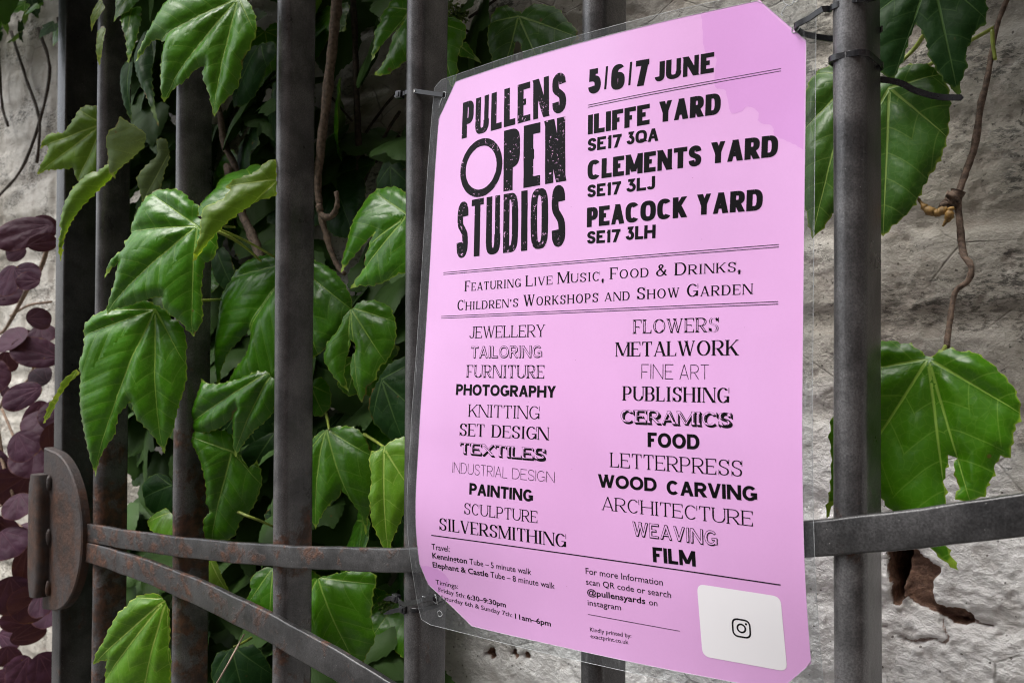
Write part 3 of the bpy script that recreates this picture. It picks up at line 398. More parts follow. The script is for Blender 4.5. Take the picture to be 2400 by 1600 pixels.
def m_wall():
    t = NT('old_white_paint'); p = t.pos()
    A = lambda n: t.n('Attribute', attribute_name=n).outputs['Fac']
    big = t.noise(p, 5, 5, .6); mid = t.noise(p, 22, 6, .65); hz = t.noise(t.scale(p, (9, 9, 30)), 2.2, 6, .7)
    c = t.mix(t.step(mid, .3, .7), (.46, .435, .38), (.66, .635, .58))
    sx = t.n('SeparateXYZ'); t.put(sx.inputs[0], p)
    old = t.step(t.math('ADD', sx.outputs[2], t.math('MULTIPLY', t.math('SUBTRACT', big, .5), .5)), 1.36, 1.50); old = t.math('MAXIMUM', old, t.math('SUBTRACT', 1.0, t.step(sx.outputs[0], .25, .5)))      # lower right whiter, above and left dirtier: grime plus light falloff put into colour
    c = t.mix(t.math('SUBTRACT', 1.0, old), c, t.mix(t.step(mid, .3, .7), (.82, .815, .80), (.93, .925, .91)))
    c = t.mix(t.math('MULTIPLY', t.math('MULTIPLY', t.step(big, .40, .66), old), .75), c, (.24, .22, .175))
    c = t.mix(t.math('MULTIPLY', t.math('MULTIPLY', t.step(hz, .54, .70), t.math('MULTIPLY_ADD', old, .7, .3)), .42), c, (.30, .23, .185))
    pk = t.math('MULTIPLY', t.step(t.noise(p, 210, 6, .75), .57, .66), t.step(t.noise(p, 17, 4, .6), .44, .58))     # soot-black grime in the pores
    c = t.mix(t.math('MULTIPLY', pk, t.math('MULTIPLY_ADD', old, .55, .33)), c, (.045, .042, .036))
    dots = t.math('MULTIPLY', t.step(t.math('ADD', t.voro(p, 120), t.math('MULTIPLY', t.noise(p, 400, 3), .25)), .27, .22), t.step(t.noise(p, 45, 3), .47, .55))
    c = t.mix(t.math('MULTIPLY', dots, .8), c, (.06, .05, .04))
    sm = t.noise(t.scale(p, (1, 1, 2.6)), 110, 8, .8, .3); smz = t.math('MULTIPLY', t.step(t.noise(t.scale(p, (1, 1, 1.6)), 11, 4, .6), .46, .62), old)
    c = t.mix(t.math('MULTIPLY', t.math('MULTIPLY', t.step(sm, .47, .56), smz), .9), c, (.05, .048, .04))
    c = t.mix(t.math('MULTIPLY', A('lost'), .35), c, (.34, .29, .25))
    c = t.mix(t.math('MULTIPLY', A('joint'), t.math('MULTIPLY_ADD', old, .18, .12)), c, (.25, .22, .18))
    cr = t.math('SUBTRACT', 1.0, t.step(t.voro(t.scale(p, (1, 1, 1.5)), 15, 'DISTANCE_TO_EDGE'), .0, .022))
    cr = t.math('MULTIPLY', cr, t.step(t.noise(p, 9, 3), .5, .62))
    c = t.mix(t.math('MULTIPLY', cr, .6), c, (.10, .085, .07))
    bn = t.noise(p, 130, 6, .7)
    bc = t.mix(t.step(bn, .3, .72), (.10, .055, .038), (.30, .175, .12))
    c = t.mix(t.step(A('bare'), .35, .6), c, bc)
    h = t.math('ADD', t.math('MULTIPLY', t.noise(p, 330, 5, .65), 1.0), t.math('MULTIPLY', t.noise(t.scale(p, (1, 1, 1.35)), 150, 4, .5, .4), t.math('MULTIPLY_ADD', old, -1.1, 1.7)))
    h = t.math('SUBTRACT', h, t.math('MULTIPLY', t.math('ADD', pk, cr), .5))
    return t.done(t.bsdf(c, .72, t.bump(h, .0016, .8), .35))
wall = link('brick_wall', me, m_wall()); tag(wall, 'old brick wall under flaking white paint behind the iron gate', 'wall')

# ------------------------------------------------------------------ iron gate
BS, BX, BY = .176493, .0191, .035
gate = thing('iron_gate', (.4, 0, .1), 'dark steel bar gate with rusty hinge straps in front of the wall', 'gate')
def bar_mesh():
    prof = [(.0096*math.cos(a), -.0100+.0098*math.sin(a)) for a in np.linspace(math.pi, 2*math.pi, 15)]+[(x, y) for x, y in rrect(BX/2, BY/2, .003, 3) if y > 0]; secs = []
    for k in range(60):
        z = .1+2.5*k/59; secs.append([(x+.00025*math.sin(z*23+x*300), y+.0002*math.sin(z*31+1), z) for x, y in prof])
    return loft(secs)
V, Fc = bar_mesh()
for i in range(9):
    ph = random.uniform(-.0004, .0004)
    shade(mesh('bar', [(x+i*BS+ph*(z-1.5), y, z) for x, y, z in V], Fc, M_BAR, gate), 60)
prof = rrect(.0118, .042, .0022, 3)
shade(mesh('stile', *loft([[(-.1015+x, .0245+y, .1+2.5*k/40) for x, y in prof] for k in range(41)]), M_CLEAN, gate), 40)
def strap(name, top, bot, x0, x1, mat, yf=-.0228, yb=-.0168, nseg=90):
    xt, zt = zip(*top); xb, zb = zip(*bot)
    pt = np.polyfit(xt, zt, 3 if len(xt) > 5 else 2); pb = np.polyfit(xb, zb, 3 if len(xb) > 5 else 2); secs = []; r = .0016
    for k in range(nseg+1):
        x = x0+(x1-x0)*k/nseg; zt_, zb_ = np.polyval(pt, x), np.polyval(pb, x); zm, hz = (zt_+zb_)/2, (zt_-zb_)/2; ym, hy = (yf+yb)/2, (yb-yf)/2
        w = .0003*math.sin(x*60)+.0002*math.sin(x*140+2)
        secs.append([(x, ym+a, zm+b+w) for a, b in rrect(hy, hz, r, 3)])
    return shade(mesh(name, *loft(secs), mat, gate), 45)
RT = [(0, 1.2941), (.1877, 1.3035), (.3615, 1.3207), (.464, 1.3319), (.5429, 1.3416), (.8602, 1.4022), (.9207, 1.4171), (.9722, 1.4301)]
RB = [(.0073, 1.2717), (.188, 1.2843), (.3617, 1.2985), (.4642, 1.311), (.543, 1.3214), (.8602, 1.3821), (.9206, 1.3952), (.9721, 1.4073)]
strap('curved_rail', RT, RB, -.022, 1.42, M_RAIL)
strap('brace', [(.0073, 1.2717), (.1797, 1.2679), (.3622, 1.2529), (.5083, 1.2286)], [(.0025, 1.2479), (.1801, 1.2404), (.3625, 1.2267), (.4422, 1.2113)], -.022, .95, M_RAIL, -.0236, -.0172)
# half-round hinge plate, its knuckle and weld beads
arc = [(-.1135, 1.378)]+[(-.0935+.083*math.cos(a), 1.276+.099*math.sin(a)) for a in np.linspace(R(88), R(-88), 36)]+[(-.1135, 1.174)]
hp = Geo(); n = len(arc)
front = [(x, -.0275, z) for x, z in arc]; back = [(x, -.0179, z) for x, z in arc]
inner = [(-.0935+(x+.0935)*.975, -.0290, 1.276+(z-1.276)*.985) for x, z in arc]
hp.add(inner+front+back, [tuple(range(n))]+[(k, n+k, n+(k+1) % n, (k+1) % n) for k in range(n)]+[(n+k, 2*n+k, 2*n+(k+1) % n, n+(k+1) % n) for k in range(n)])
plate = shade(hp.make('hinge_plate', M_RUST, gate), 30); plate['label'] = 'rusty half round hinge plate'
kn = Geo(); secs = []
for k in range(13):
    z = 1.192+.153*k/12; e = min(k, 12-k); w = .0165*(1 if e > 2 else (.62, .87, .97)[e]); secs.append([(-.1125+a, -.032+b, z) for a, b in rrect(w, .011, .007, 4)])
shade(mesh('hinge_knuckle', *loft(secs), M_RUST, gate), 50)
for z in (1.335, 1.268, 1.204):
    bm = bmesh.new(); bmesh.ops.create_icosphere(bm, subdivisions=2, radius=.0052)
    bm.verts.index_update(); o3 = (-.0925+random.uniform(-.002, .002), -.031, z)
    w = Geo(); w.add([(v.co.x*.6+o3[0], v.co.y*.7+o3[1], v.co.z*random.uniform(1.6, 2.4)+o3[2]) for v in bm.verts], [tuple(q.index for q in f.verts) for f in bm.faces]); bm.free()
    w.make('weld_bead', M_RUST, gate)

# ------------------------------------------------------------------ laminated poster
PS = (.55998, 1.71465); TILT = .0111105; PW, PH = .297, .42
DG = np.array([[14.39, 23.51, 22.46, 11.09], [21.93, 26.15, 23.87, 14.92], [27.67, 28.21, 25.99, 19.41], [34.09, 30.88, 27.96, 23.73], [40.98, 34.54, 29.71, 26.73], [44.61, 35.57, 28.86, 24.1], [32.68, 30.7, 24.74, 12.62]])*1e-3
def cw(gv, n):
    i = np.clip(np.floor(gv), 0, n-2).astype(int); u = gv-i; W = np.zeros((len(gv), n)); ar = np.arange(len(gv))
    c = [-.5*u+u*u-.5*u**3, 1-2.5*u*u+1.5*u**3, .5*u+2*u*u-1.5*u**3, -.5*u*u+.5*u**3]
    for k in range(4):
        j = i-1+k; lo, hi = j < 0, j > n-1; ok = ~(lo | hi)
        np.add.at(W, (ar[ok], j[ok]), c[k][ok])
        np.add.at(W, (ar[lo], 0*j[lo]), 2*c[k][lo]); np.add.at(W, (ar[lo], 0*j[lo]+1), -c[k][lo])
        np.add.at(W, (ar[hi], 0*j[hi]+n-1), 2*c[k][hi]); np.add.at(W, (ar[hi], 0*j[hi]+n-2), -c[k][hi])
    return W
def S(st, lift=0.0):
    """poster millimetres (across, down) -> world, lift = metres in front of the sheet"""
    a = np.asarray(st, float)/1000; s, t = a[:, 0], a[:, 1]
    d = np.einsum('ki,ij,kj->k', cw(t/PH*6, 7), DG, cw(s/PW*3, 4))
    c, q = math.cos(TILT), math.sin(TILT)
    return np.stack([PS[0]+c*s+q*t, -d-lift, PS[1]-c*t+q*s], -1)
poster = thing('laminated_poster', (.71, -.03, 1.5), 'pink laminated poster for an open studios weekend tied to the gate bars', 'poster')
def cdt(outline, grid, jitter=0.0):
    """fill a polygon with triangles no bigger than grid"""
    P = np.array(outline, float); n = len(P); lo, hi = P.min(0), P.max(0)
    gx, gy = np.meshgrid(np.arange(lo[0]+grid*.4, hi[0], grid), np.arange(lo[1]+grid*.4, hi[1], grid)); gx = gx+((np.arange(gx.shape[0]) % 2)*grid*.5)[:, None]
    sd = poly_sd(gx, gy, P); k = sd < -grid*.45; I = np.stack([gx[k], gy[k]], -1)
    if jitter and len(I): I = I+np.random.uniform(-1, 1, I.shape)*grid*jitter
    allp = [Vector(p) for p in np.vstack([P, I]) if True]
    vo, eo, fo, *_ = delaunay_2d_cdt(allp, [], [list(range(n))], 1, 1e-7)
    return np.array([[v.x, v.y] for v in vo]), [f for f in fo]
def resample(poly, step):
    P = np.array(poly, float); out = []
    for i in range(len(P)):
        a, b = P[i], P[(i+1) % len(P)]; m = max(1, int(round(np.linalg.norm(b-a)/step)))
        out += [a+(b-a)*k/m for k in range(m)]
    return np.array(out)
PAPER = [(17.5, 0), (269, 0), (297, 31), (297, 399), (277, 420), (46, 420), (6, 394), (0, 378), (0, 27)]
PINK = (.665, .365, .67)
def m_paper(name, col):
    t = NT(name); p = t.pos()
    big = t.noise(p, 12, 3, .5); fib = t.noise(p, 700, 3, .6); hue = t.noise(t.scale(p, (1.2, 1, .8)), 5, 2)
    c = t.mix(t.step(big, .3, .7), tuple(v*.955 for v in col), tuple(min(1, v*1.03) for v in col))
    c = t.mix(t.math('MULTIPLY', t.step(hue, .4, .65), .5), c, (col[0]*1.0, col[1]*.93, col[2]*.96))
    c = t.mul(.5, c, t.mix(fib, (.93, .93, .93), (1.05, 1.05, 1.05)))
    sp = t.math('MULTIPLY', t.step(t.voro(p, 150), .045, .03), t.step(t.noise(p, 50, 2), .58, .62))
    c = t.mix(t.math('MULTIPLY', sp, .7), c, (.25, .07, .18))
    return t.done(t.bsdf(c, .5, t.bump(t.math('ADD', t.noise(p, 9, 2), t.math('MULTIPLY', t.noise(t.scale(p, (30, 30, 4)), 1.0, 3, .6), .5)), .004, .2), .35, 0, .55, .16))
M_PAPER = m_paper('pink_print', PINK); M_STAIN = m_paper('damp_pink', (PINK[0]*.91, PINK[1]*.80, PINK[2]*.94))
o2, f2 = cdt(resample(PAPER, 4), 4.0)
mesh('paper', S(o2), [tuple(reversed(f)) for f in f2], M_PAPER, poster)
def scallop(pts, amp):
    P = catmull(pts, 5); return [tuple(p+np.random.uniform(-amp, amp, 2)) for p in P]
ST_A = scallop([(232, 1), (233, 12), (234.4, 25), (242, 30.6), (241, 39), (241.7, 50), (248, 53), (251, 67), (258, 68), (262, 65), (268.5, 69.5), (269.2, 76), (277.5, 80), (278.6, 85.5), (288, 91.5), (296.3, 97)], .35)+[(296.3, 60), (296.3, 32), (282, 16.5), (268.5, 1)]
ST_B = scallop([(.7, 380), (9, 379), (16, 380), (22, 382), (27, 385.5), (27.5, 390), (20.5, 396)], .3)+[(15, 399), (6.5, 393.2), (.9, 378.8)]
for stn in (ST_A, ST_B):
    a, f = cdt(resample(stn, 3), 5.0); mesh('damp_stain', S(a, .00005), [tuple(reversed(q)) for q in f], M_STAIN, poster)
# clear film rim around the print
def m_film():
    t = NT('clear_film'); p = t.pos(); lw = t.n('LayerWeight'); lw.inputs[0].default_value = .35
    tr = t.n('BsdfTransparent'); tr.inputs[0].default_value = (.80, .82, .83, 1)
    gl = t.bsdf((.55, .57, .60), .12, t.bump(t.noise(t.scale(p, (1, 1, .25)), 60, 3), .002, .25), .6)
    scr = t.math('MULTIPLY', t.step(t.noise(t.scale(p, (500, 500, 20)), 1.0, 5, .7), .56, .72), .22)
    f = t.math('ADD', t.math('MULTIPLY_ADD', lw.outputs['Facing'], .12, .045), scr)
    return t.done(t.mixsh(f, tr.outputs[0], gl))
M_FILM = m_film(); M_EDGE = m_simple('film_edge', (.38, .40, .41), .25, 300, .3, 0, .3)
def corner(poly, r, n=8):
    out = []; P = [np.array(p, float) for p in poly]
    for i, p in enumerate(P):
        a, b = P[i-1]-p, P[(i+1) % len(P)]-p; la, lb = np.linalg.norm(a), np.linalg.norm(b); A, B = p+a/la*min(r, la/2), p+b/lb*min(r, lb/2)
        for k in range(n+1):
            u = k/n; out.append((1-u)**2*A+2*u*(1-u)*p+u*u*B)
    return out
OUTER = corner([(-8.6, -5.5), (302.6, -5.5), (303.0, 427), (-8.6, 427)], 9)
def by_angle(poly, n=520):
    P = resample(poly, 1.0)-np.array([148, 210]); a = np.arctan2(P[:, 1]/210, P[:, 0]/148); o = np.argsort(a); a = a[o]; P = P[o]
    th = np.linspace(-math.pi, math.pi, n, endpoint=False)
    return np.stack([np.interp(th, a, P[:, 0], period=2*math.pi), np.interp(th, a, P[:, 1], period=2*math.pi)], -1)+np.array([148, 210])
ro, ri = by_angle(OUTER), by_angle(PAPER); NR = len(ro); K = 4
rows = [S(ri+(ro-ri)*k/K, -.0001 if k == 0 else 0.0) for k in range(K+1)]
Fc = [(k*NR+i, k*NR+(i+1) % NR, (k+1)*NR+(i+1) % NR, (k+1)*NR+i) for k in range(K) for i in range(NR)]
film = mesh('film_border', np.vstack(rows), Fc, M_FILM, poster)
eg = Geo(); ring = S(ro); eg.add(*tube_geo(list(ring[::3])+[ring[0]], .00016, 5, 1, 0, False)); ring = S(ri, .0001); eg.add(*tube_geo(list(ring[::2])+[ring[0]], .00014, 4, 1, 0, False))
eg.make('film_edge', M_EDGE, poster)
for hx, hy, rr_ in ((4.3, 8.2, 2.6), (14.3, 416, 2.3), (11.0, 405.5, 2.4), (290.5, 22.5, 2.2), (286.8, 4.2, 3.0)):
    L = [(hx+rr_*math.cos(a)*(1+.15*math.sin(3*a+hx)), hy+rr_*math.sin(a)*(1+.12*math.cos(2*a+hx))) for a in np.linspace(0, 2*math.pi, 15)]
    pg = Geo(); pg.add(*tube_geo(list(S(L, .0002)), .00028, 5, 2, .2, False)); pg.make('punched_hole', M_EDGE, poster)
for L in ([(286, 6.5), (283.5, 9), (282.5, 12), (284, 13.5)], [(289.5, 5), (293, 3), (297, -1)], [(289, 6.2), (292.5, 5.2), (299, .5)], [(2.6, 10.2), (.5, 14), (-.5, 18)], [(10, 403.5), (12.5, 401), (13.5, 409)], [(12, 404), (4, 404.5), (-2, 405)]):
    pg = Geo(); pg.add(*tube_geo(list(S(L, .0002)), .00030, 5, 3, .3)); pg.make('film_tear', M_EDGE, poster)
# ------------------------------------------------------------------ lettering: every capital is drawn here from strokes of an oval nib
WID = dict(zip('ABCDEFGHIJKLMNOPQRSTUVWXYZ', (.72, .64, .70, .70, .58, .54, .74, .72, .24, .46, .68, .54, .88, .74, .78, .60, .78, .66, .60, .62, .70, .70, 1.0, .68, .66, .6)))
WID.update({'1': .34, '2': .58, '3': .56, '5': .6, '6': .62, '7': .58, '/': .34, ',': .2, '’': .2, '&': .78})
def arc(cx, cy, rx, ry, a0, a1, sq=2.0, n=28):
    out = []
    for k in range(n+1):
        a = R(a0+(a1-a0)*k/n); c, s = math.cos(a), math.sin(a)
        out.append((cx+rx*math.copysign(abs(c)**(2/sq), c), cy+ry*math.copysign(abs(s)**(2/sq), s)))
    return out
SS = [(.96, .76), (.86, .93), (.5, 1), (.16, .93), (.04, .75), (.14, .60), (.5, .505), (.86, .40), (.97, .24), (.86, .07), (.5, 0), (.13, .07), (.03, .25)]
def strokes(ch, sq):
    A = lambda *a: ('c', arc(*a, sq=sq)); V = lambda u, v0=0, v1=1, w='k': ('v', u, v0, v1, w); H = lambda v, u0=0, u1=1: ('h', v, u0, u1); D = lambda u0, v0, u1, v1, w='k': ('d', u0, v0, u1, v1, w)
    T = {
    'A': [D(0, 0, .5, 1, 't'), D(1, 0, .5, 1), ('hm', .27, .2, .8)], 'B': [V(0), H(1, 0, .52), H(.52, 0, .52), H(0, 0, .56), A(.52, .76, .42, .24, 90, -90), A(.56, .26, .44, .26, 90, -90)],
    'C': [A(.5, .5, .5, .5, 42, 318)], 'D': [V(0), H(1, 0, .45), H(0, 0, .45), A(.45, .5, .55, .5, 90, -90)], 'E': [V(0), H(1), H(.52, 0, .82), H(0)], 'F': [V(0), H(1), H(.48, 0, .82)],
    'G': [A(.5, .5, .5, .5, 42, 325), V(1, .02, .42), H(.42, .58, 1)], 'H': [V(0), V(1), H(.52)], 'I': [V(.5)], 'J': [V(1, .28, 1), A(.5, .28, .5, .28, 0, -165)],
    'K': [V(0), D(.05, .36, 1, 1, 't'), D(.36, .58, 1, 0)], 'L': [V(0), H(0)], 'M': [V(0, 0, 1, 't'), V(1), D(0, 1, .5, .02), D(1, 1, .5, .02, 't')], 'N': [V(0, 0, 1, 't'), V(1, 0, 1, 't'), D(0, 1, 1, 0)],
    'O': [A(.5, .5, .5, .5, 0, 360)], 'P': [V(0), H(1, 0, .5), H(.44, 0, .5), A(.5, .72, .5, .28, 90, -90)], 'Q': [A(.5, .5, .5, .5, 0, 360), D(.55, .28, 1, -.04)],
    'R': [V(0), H(1, 0, .5), H(.46, 0, .5), A(.5, .73, .46, .27, 90, -90), D(.44, .46, 1, 0)], 'S': [('s', SS)], 'T': [V(.5), H(1)], 'U': [V(0, .3, 1), V(1, .3, 1, 't'), A(.5, .32, .5, .32, 180, 360)],
    'V': [D(0, 1, .5, 0), D(1, 1, .5, 0, 't')], 'W': [D(0, 1, .27, 0), D(.53, 1, .27, 0, 't'), D(.47, 1, .74, 0), D(1, 1, .74, 0, 't')], 'X': [D(0, 1, 1, 0), D(0, 0, 1, 1, 't')], 'Y': [D(0, 1, .5, .42), D(1, 1, .5, .42, 't'), V(.5, 0, .46)], 'Z': [H(1), H(0), D(0, 0, 1, 1)],
    '1': [V(.8), ('s', [(.8, 1), (.5, .86), (.05, .78)])], '3': [H(1, .05, .9), D(.42, .56, .92, 1, 't'), ('s', [(.35, .60), (.62, .60), (.92, .46), (1, .28), (.86, .07), (.5, 0), (.14, .08), (.0, .25)])],
    '5': [H(1, .12, .95), V(.12, .5, 1), ('s', [(.12, .52), (.45, .63), (.8, .58), (1, .34), (.88, .08), (.5, 0), (.14, .07), (0, .24)])],
    '6': [A(.5, .30, .5, .30, 0, 360), A(.5, .5, .5, .5, 50, 215)], '7': [H(1), D(.28, 0, 1, 1)], '/': [D(0, -.02, 1, 1.0, 't')], ',': [V(.5, 0, .13), D(.0, -.24, .55, .04)], '’': [V(.5, .86, .97), D(.0, .66, .55, .90)],
    '&': [('s', [(1.0, .0), (.62, .36), (.30, .72), (.28, .90), (.45, 1.0), (.62, .90), (.58, .74), (.30, .54), (.06, .36), (.04, .14), (.30, 0), (.62, .08), (.86, .36), (.92, .52)])]}
    return T[ch]
def sweep(P, a, b):
    """outline of an oval nib (half axes a,b) dragged along P"""
    P = np.array(P); T = np.gradient(P, axis=0); T /= np.linalg.norm(T, axis=1)[:, None]+1e-9
    if np.linalg.norm(P[0]-P[-1]) < 1e-6: T[0] = T[-1] = (T[0]+T[-1])/np.linalg.norm(T[0]+T[-1])
    N = np.stack([-T[:, 1], T[:, 0]], -1); h = np.sqrt((a*N[:, 0])**2+(b*N[:, 1])**2)[:, None]; O = N*np.array([a*a, b*b])/h
    L, Rr = P+O, P-O; n = len(P); V = np.vstack([L, Rr]); return V, [(i, n+i, n+i+1, i+1) for i in range(n-1)]
def rect(x0, y0, x1, y1, seg=.22):
    m = max(1, int(abs(y1-y0)/seg)); k = max(1, int(abs(x1-x0)/seg)); V = [(x0+(x1-x0)*i/k, y0+(y1-y0)*j/m) for j in range(m+1) for i in range(k+1)]
    return V, [(j*(k+1)+i, j*(k+1)+i+1, (j+1)*(k+1)+i+1, (j+1)*(k+1)+i) for j in range(m) for i in range(k)]
def glyph(ch, w, a, b, serif=0.0, sq=2.0, thin=None, grow=0.0, core=False):
    """polygons in cap-height units; a,b = half thickness of stems / hairlines; grow fattens everything; core keeps only the heavy strokes"""
    g = Geo(); th = thin if thin is not None else a
    X = lambda u: a+u*(w-2*a); Y = lambda v: b+v*(1-2*b); hb = b+grow; ha = a+grow
    sl = serif; st = .032+grow if serif else 0
    def foot(x, top, half):
        if not serif or core: return
        y0, y1 = (1-.048-grow if top else -grow), (1+grow if top else .048+grow); g.add(*rect(x-half-sl, y0, x+half+sl, y1))
    for s in strokes(ch, sq):
        k = s[0]
        if k == 'v':
            _, u, v0, v1, ww = s; half = (a if ww == 'k' else th)
            if core and ww != 'k': continue
            x = X(u) if ww == 'k' or not serif else (X(u)-(a-th) if u == 0 else X(u)+(a-th)); y0 = -grow if v0 == 0 else Y(v0); y1 = 1+grow if v1 == 1 else Y(v1)
            if core: y0 += .07; y1 -= .07
            g.add(*rect(x-half-grow, y0, x+half+grow, y1))
            if v0 == 0: foot(x, False, half)
            if v1 == 1: foot(x, True, half)
        elif k in 'hm' or k == 'hm':
            if core: continue
            _, v, u0, u1 = s; bb = b if k == 'h' else b*.9
            x0 = X(u0)-(a if u0 == 0 else 0)-grow; x1 = (w if u1 == 1 else X(u1))+grow; y = Y(v); g.add(*rect(x0, y-bb-grow, x1, y+bb+grow))
            if serif and u1 >= .82 and ch in 'EFLTZ':
                for (xe, d) in ([(x1, -1)]+([(x0, 1)] if ch == 'T' else [])):
                    o = .20 if v in (0, 1) else .11; yy = y+bb*(-1 if v == 1 else 1); tip = yy+(o if v == 0 else -o)
                    g.add([(xe, yy), (xe+d*.10, yy), (xe, tip), (xe+d*.028, tip)], [(0, 1, 3, 2)])
                    if v not in (0, 1): g.add([(xe, y), (xe+d*.05, y), (xe, y-o), (xe+d*.02, y-o)], [(0, 1, 3, 2)])
        elif k == 'd':
            _, u0, v0, u1, v1, ww = s
            if core and ww != 'k': continue
            half = (a if ww == 'k' else th)*(.42 if ch == '/' else 1)
            yy = lambda v: -grow if v == 0 else (1+grow if v == 1 else Y(v)); x0, x1, y0, y1 = X(u0), X(u1), yy(v0), yy(v1)
            hw = (half*.98+grow)*math.hypot(x1-x0, y1-y0)/abs(y1-y0); hw = min(hw, half*1.7+grow*2)
            m = 5; V = []
            for j in range(m+1):
                f = j/m*(.84 if core else 1)+(.08 if core else 0); V += [(x0+(x1-x0)*f-hw, y0+(y1-y0)*f), (x0+(x1-x0)*f+hw, y0+(y1-y0)*f)]
            g.add(V, [(2*j, 2*j+1, 2*j+3, 2*j+2) for j in range(m)])
            if serif:
                for xx, v in ((x0, v0), (x1, v1)):
                    if v in (0, 1) and not (ch in 'A' and v == 1) and not (ch in 'VWMN' and v == 0) and not (ch == 'N' and v == 1 and xx > w/2): foot(xx, v == 1, half*.8)
        else:
            P = s[1] if k == 'c' else catmull(s[1], 6); P = [(X(u), Y(v)) for u, v in P]
            if core: P = [q for q in P if (abs(q[0]-a) < .18*w or abs(q[0]-w+a) < .18*w)] if ch not in 'S' else P[8:-8]
            if core and ch not in 'S':
                for lo in (True, False):
                    Q = [q for q in P if (q[0] < w/2) == lo and .16 < q[1] < .84]
                    if len(Q) > 3: g.add(*sweep(Q, ha, ha*.6))
            elif len(P) > 2: g.add(*sweep(P, ha, hb))
            if serif and not core and ch in 'CGS':
                xe = P[0][0]; g.add(*rect(X(1)+a-.045-grow, .64, X(1)+a+grow, 1.0))
                if ch in 'CS': xb = a if ch == 'S' else None
                if ch == 'S': g.add(*rect(-grow, 0, .04+grow, .34))
    return g
STY = { # half stem, half hairline, serif, squareness, thin diagonal, letter gap
 'poster': (.098, .082, 0, 3.4, .078, .075), 'tall': (.066, .057, 0, 3.6, .054, .065), 'wood': (.146, .112, 0, 2.7, .118, .065), 'grot': (.138, .11, 0, 2.7, .125, .065),
 'smallcaps': (.086, .034, .07, 2, .044, .19), 'light_serif': (.058, .027, .075, 2, .032, .15), 'didone': (.090, .025, .07, 2, .032, .14), 'thin': (.025, .024, 0, 2, .025, .12),
 'futura': (.132, .108, 0, 2.1, .124, .07), 'outline': (.092, .082, 0, 2.2, .088, .12), 'inline': (.092, .028, .065, 2, .034, .14), 'shadow': (.125, .036, .06, 2, .05, .13)}
def word_geo(txt, st, total, cap, mode=None):
    a, b, se, sq, th, gap = STY[st]; Wt = total/cap; small = .78
    sc_ = [(.0 if c in ' ' else 1.0) for c in txt]; caps = [1.0]*len(txt)
    if st == 'smallcaps':
        caps = [small]*len(txt)
        if txt not in ('and',): caps[0] = 1.0
        caps = [1.0 if c in ',&' else q for c, q in zip(txt, caps)]
    T = txt.upper(); gaps = gap*(len(T)-1); fix = sum((2*a+2*se)*q for c, q in zip(T, caps) if c in 'I')+sum(.16 for c in T if c in ',’')
    var = sum((WID[c])*q for c, q in zip(T, caps) if c not in 'I,’'); k = (Wt-gaps-fix)/max(var, 1e-6)
    x = 0; out = []
    for c, q in zip(T, caps):
        w = (2*a+2*se)*q if c == 'I' else (.16 if c in ',’' else WID[c]*k*q)
        out.append((c, x, w, q)); x += w+gap
    G = Geo()
    kw = dict(serif=se, sq=sq, thin=th)
    for c, x, w, q in out:
        kw2 = dict(kw); A_, B_ = a, b
        if mode == 'core': kw2['core'] = True; A_ = a
        if mode and mode.startswith('grow'): kw2['grow'] = float(mode[4:])
        if st == 'tall' or st == 'poster': w = w
        gl = glyph(c, w/q, A_, B_, **kw2)
        if mode == 'core':
            ctr = 1
        G.add([((x+vx*q)*cap, vy*q*cap) for vx, vy in gl.v], gl.f)
    return G
def core_geo(txt, st, total, cap, wfrac):
    """inline stripe: the heavy strokes again, narrower"""
    a, b, se, sq, th, gap = STY[st]; keep = STY[st]; T = txt.upper()
    gaps = gap*(len(T)-1); fix = sum(2*a+2*se for c in T if c == 'I'); k = (total/cap-gaps-fix)/sum(WID[c] for c in T if c != 'I'); x = 0; G = Geo()
    for c in T:
        w = 2*a+2*se if c == 'I' else WID[c]*k
        gl = glyph(c, w, a, b, serif=0, sq=sq, thin=th, grow=-a*(1-wfrac), core=True); G.add([((x+vx)*cap, vy*cap) for vx, vy in gl.v], gl.f); x += w+gap
    return G
def lay(G, s0, t0, s1, t1, lift, jit=0.0):
    if not G.v: return [], []
    V = np.array(G.v); dx, dy = s1-s0, t1-t0; L = math.hypot(dx, dy); ux, uy = dx/L, dy/L
    if jit: V = V+np.random.uniform(-jit, jit, V.shape)
    return S(np.stack([s0+V[:, 0]*ux+V[:, 1]*uy, t0+V[:, 0]*uy-V[:, 1]*ux], -1), lift), G.f
_tx = bpy.data.curves.new('t', 'FONT'); _to = bpy.data.objects.new('t', _tx); COL.objects.link(_to)
def font_geo(txt, total, cap, bold):
    _tx.size = 1; _tx.resolution_u = 3
    def get(b):
        _tx.body = b; dg = bpy.context.evaluated_depsgraph_get(); ob = _to.evaluated_get(dg); m = ob.to_mesh()
        v = np.array([q.co[:2] for q in m.vertices]); f = [tuple(p.vertices) for p in m.polygons]; ob.to_mesh_clear(); return v, f
    _tx.offset = 0; hv, _ = get('H'); ch = np.ptp(hv[:, 1]); _tx.offset = .018 if bold else .004
    v, f = get(txt); x0, x1 = v[:, 0].min(), v[:, 0].max(); G = Geo(); G.v = [((x-x0)/(x1-x0)*total, y/ch*cap) for x, y in v]; G.f = f; return G
def m_ink(name, wear):
    t = NT(name); p = t.pos(); c = (.004, .0035, .0045)
    if wear:
        n = t.math('MULTIPLY', t.step(t.noise(p, 420, 5, .7), .60, .63), t.step(t.noise(p, 45, 3), .48, .58)); s = t.step(t.voro(p, 230), .085, .06)
        s = t.math('MULTIPLY', s, t.step(t.noise(p, 60, 2), .46, .54))
        c = t.mix(t.math('MAXIMUM', n, s), c, (.66, .38, .64))
    return t.done(t.bsdf(c, .5, None, .08, 0, .06, .12))
